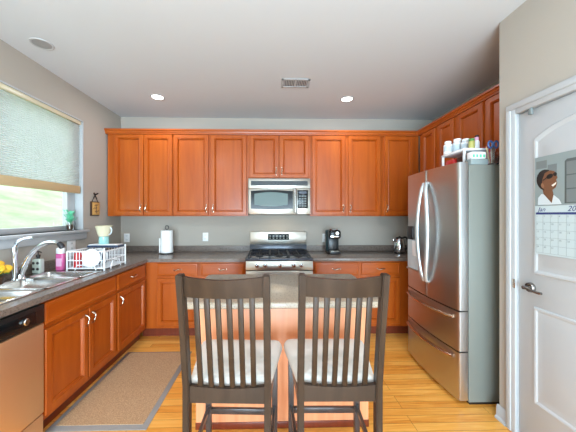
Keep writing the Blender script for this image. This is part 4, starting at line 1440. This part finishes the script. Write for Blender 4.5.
# ------------------------------------------------------------------ rug
q = thing('floor_rug', 'taupe woven runner with grey border on the floor by the sink', 'rug', (-1.14, 2.3, 0.0))
rx0, rx1, ry0, ry1 = -1.475, -0.822, 1.80, 2.82
MB().box(rx0, rx1, ry0, ry1, 0.0008, 0.007, 0.003).build('border', 'rug_border', q)
MB().box(rx0 + 0.035, rx1 - 0.04, ry0 + 0.045, ry1 - 0.02, 0.0065, 0.0095, 0.001, 1).build('woven_field', 'rug', q)

# ------------------------------------------------------------------ ceiling fixtures
def can(label, x, y, lit, power=0.0):
    t = thing('recessed_light', label, 'ceiling light', (x, y, ZC), 'recessed ceiling lights')
    m = MB().lathe([(0.078, -0.0005), (0.077, -0.004), (0.074, -0.006), (0.066, -0.006), (0.060, -0.0025)], (x, y, ZC), 28)
    m.build('trim_ring', 'white_paint', t)
    MB().lathe([(0.062, -0.003), (0.05, -0.004), (0.0, -0.005)], (x, y, ZC), 28).build('lens', 'lens' if lit else 'lens_off', t)
    if lit:
        area_light('can_lamp', (0, 0, -0.012), (0, 0, 0), 0.11, 0.11, power, (0.92, 0.94, 1.0), shape='DISK', parent=t)
    return t
can('lit recessed ceiling light above the paper towel side of the kitchen', -1.289, 3.10, True, 6)
can('lit recessed ceiling light above the coffee maker side of the kitchen', 0.860, 3.10, True, 6)
can('unlit recessed ceiling light above the sink', -1.788, 2.16, False)
for x, y, lb in ((-1.3, 0.1, 'added unseen recessed ceiling light behind the viewer on the window side'), (0.9, 0.1, 'added unseen recessed ceiling light behind the viewer on the pantry side')):  # unseen cans, added to brighten the room from behind the viewer
    can(lb, x, y, True, 14)
vt = thing('ceiling_vent', 'white ceiling air vent in front of the microwave', 'vent', (0.237, 2.735, ZC))
vx0, vx1, vy0, vy1 = 0.095, 0.378, 2.645, 2.825
m = MB()
for a, b, c_, d in ((vx0, vx1, vy0, vy0 + 0.025), (vx0, vx1, vy1 - 0.025, vy1), (vx0, vx0 + 0.025, vy0, vy1), (vx1 - 0.025, vx1, vy0, vy1), ((vx0 + vx1) / 2 - 0.006, (vx0 + vx1) / 2 + 0.006, vy0, vy1)):
    m.box(a, b, c_, d, ZC - 0.008, ZC - 0.0005, 0.002, 1)
m.build('frame', 'white_paint', vt)
MB().box(vx0 + 0.02, vx1 - 0.02, vy0 + 0.02, vy1 - 0.02, ZC - 0.002, ZC - 0.0005).build('duct', 'photo_dark', vt)
for i in range(14):
    x = vx0 + 0.034 + i * (vx1 - vx0 - 0.068) / 13
    MB().hexa([(x - 0.005, vy0 + 0.022, ZC - 0.007), (x - 0.003, vy0 + 0.022, ZC - 0.007), (x - 0.003, vy1 - 0.022, ZC - 0.007), (x - 0.005, vy1 - 0.022, ZC - 0.007)],
              [(x + 0.003, vy0 + 0.022, ZC - 0.0022), (x + 0.005, vy0 + 0.022, ZC - 0.0022), (x + 0.005, vy1 - 0.022, ZC - 0.0022), (x + 0.003, vy1 - 0.022, ZC - 0.0022)]).build('slat', 'white_paint', vt)

# ------------------------------------------------------------------ calendar on the pantry door
CYF, CW = 1.588, 0.305            # far edge and width; u runs toward the viewer (-Y)
CX_ = FX - 0.0085                 # its back hangs just proud of the door mouldings
cal = thing('wall_calendar', 'wall calendar with a portrait photo hanging on the white pantry door', 'calendar', (CX_, CYF - CW / 2, 1.2))
# local frame: x = u (world -Y), y = v (world Z), z = out of the wall (world -X)
def cal_xf(h):
    return Matrix(((0, 0, -1, CX_ - h), (-1, 0, 0, CYF), (0, 1, 0, 1.18), (0, 0, 0, 1)))
def flat(poly, h, name, mat, parent, th=0.0006):
    return MB(cal_xf(h)).prism(poly, -th, 0.0, 'XY').build(name, mat, parent, smooth=False)
def rect(u0, u1, v0, v1):
    return [(u0, v0), (u1, v0), (u1, v1), (u0, v1)]
def ell(cu, cv, ru, rv, rot=0.0, n=20, a0=0.0, a1=2 * PI):
    out = []
    for k in range(n):
        a = a0 + (a1 - a0) * k / (n if a1 - a0 > 6.28 else n - 1)
        x, y = ru * math.cos(a), rv * math.sin(a)
        out.append((cu + x * math.cos(rot) - y * math.sin(rot), cv + x * math.sin(rot) + y * math.cos(rot)))
    return out
H2 = 0.285
top = flat(rect(0, CW, H2, H2 + 0.285), 0.0015, 'picture_page', 'photo_grey', cal, 0.0015)
bot = flat(rect(0, CW, 0, H2 - 0.002), 0.0015, 'date_page', 'cal_paper', cal, 0.0015)
# picture: man with sunglasses, head tilted back, beside a dark framed panel
V = H2
flat(rect(0.008, 0.07, V + 0.215, V + 0.26), 0.0020, 'picture_block', 'photo_mid', top)
flat(rect(0.075, 0.125, V + 0.16, V + 0.23), 0.0020, 'picture_block', 'photo_mid', top)
pn_ = flat([(0.165, V + 0.008), (0.300, V + 0.008), (0.300, V + 0.245), (0.176, V + 0.245), (0.166, V + 0.235)], 0.0022, 'picture_panel', 'photo_dark', top)
for k in range(3):
    flat(rect(0.175, 0.300, V + 0.014 + k * 0.074, V + 0.082 + k * 0.074), 0.0026, 'panel_band', 'photo_mid', pn_)
pt = flat([(0.018, V + 0.004), (0.020, V + 0.045), (0.040, V + 0.068), (0.075, V + 0.058), (0.105, V + 0.060), (0.138, V + 0.030), (0.150, V + 0.004)], 0.0024, 'portrait_jacket', 'photo_shirt', top)
flat([(0.052, V + 0.066), (0.046, V + 0.105), (0.100, V + 0.095), (0.108, V + 0.058), (0.098, V + 0.012)], 0.0028, 'portrait_neck', 'photo_skin', top)
flat(ell(0.064, V + 0.146, 0.052, 0.062, 0.35), 0.0030, 'portrait_hair', 'photo_hair', top)
fc_ = flat([(0.040, V + 0.108), (0.046, V + 0.150), (0.060, V + 0.186), (0.088, V + 0.198), (0.112, V + 0.190), (0.122, V + 0.172), (0.130, V + 0.150), (0.122, V + 0.142), (0.128, V + 0.122), (0.120, V + 0.098), (0.096, V + 0.082), (0.062, V + 0.086)], 0.0034, 'portrait_face', 'photo_skin', top)
flat(ell(0.047, V + 0.116, 0.008, 0.014, 0.3), 0.0038, 'portrait_ear', 'photo_ear', fc_)
flat(ell(0.088, V + 0.164, 0.019, 0.013, 0.35), 0.0040, 'portrait_sunglasses', 'photo_hair', fc_)
flat(ell(0.117, V + 0.172, 0.010, 0.011, 0.35), 0.0040, 'portrait_sunglasses', 'photo_hair', fc_)
flat([(0.050, V + 0.143), (0.088, V + 0.166), (0.088, V + 0.171), (0.050, V + 0.149)], 0.0040, 'portrait_glasses_arm', 'photo_hair', fc_)
flat([(0.098, V + 0.112), (0.124, V + 0.128), (0.122, V + 0.117), (0.106, V + 0.104)], 0.0040, 'portrait_smile', 'photo_teeth', fc_)
# date page
flat(rect(0.006, CW - 0.006, H2 - 0.052, H2 - 0.040), 0.0019, 'weekday_band', 'ink', bot)
m = MB(cal_xf(0.0019))
c0, c1, r0, r1 = 0.006, CW - 0.006, 0.010, H2 - 0.052
for i in range(8):
    u = c0 + (c1 - c0) * i / 7
    m.prism(rect(u - 0.0006, u + 0.0006, r0, r1), -0.0006, 0, 'XY')
for j in range(6):
    v = r0 + (r1 - r0) * j / 5
    m.prism(rect(c0, c1, v - 0.0006, v + 0.0006), -0.0006, 0, 'XY')
m.build('date_grid', 'grid_ink', bot, smooth=False)
def cal_text(s, u, v, size, mat, name, shear=0.0):
    text_mesh(s, size, mat, name, bot, cal_xf(0.0021) @ Matrix.Translation((u, v, 0)), shear)
cal_text('Jan', 0.018, H2 - 0.034, 0.036, 'ink', 'month_lettering', 0.35)
cal_text('20', 0.178, H2 - 0.034, 0.040, 'ink', 'year_lettering', 0.3)
day = 1
for j in range(5):
    for i in range(7):
        if day > 31:
            break
        cal_text(str(day), c0 + (c1 - c0) * i / 7 + 0.004, r1 - (r1 - r0) * j / 5 - 0.015, 0.014, 'grid_ink', 'date_number')
        day += 1
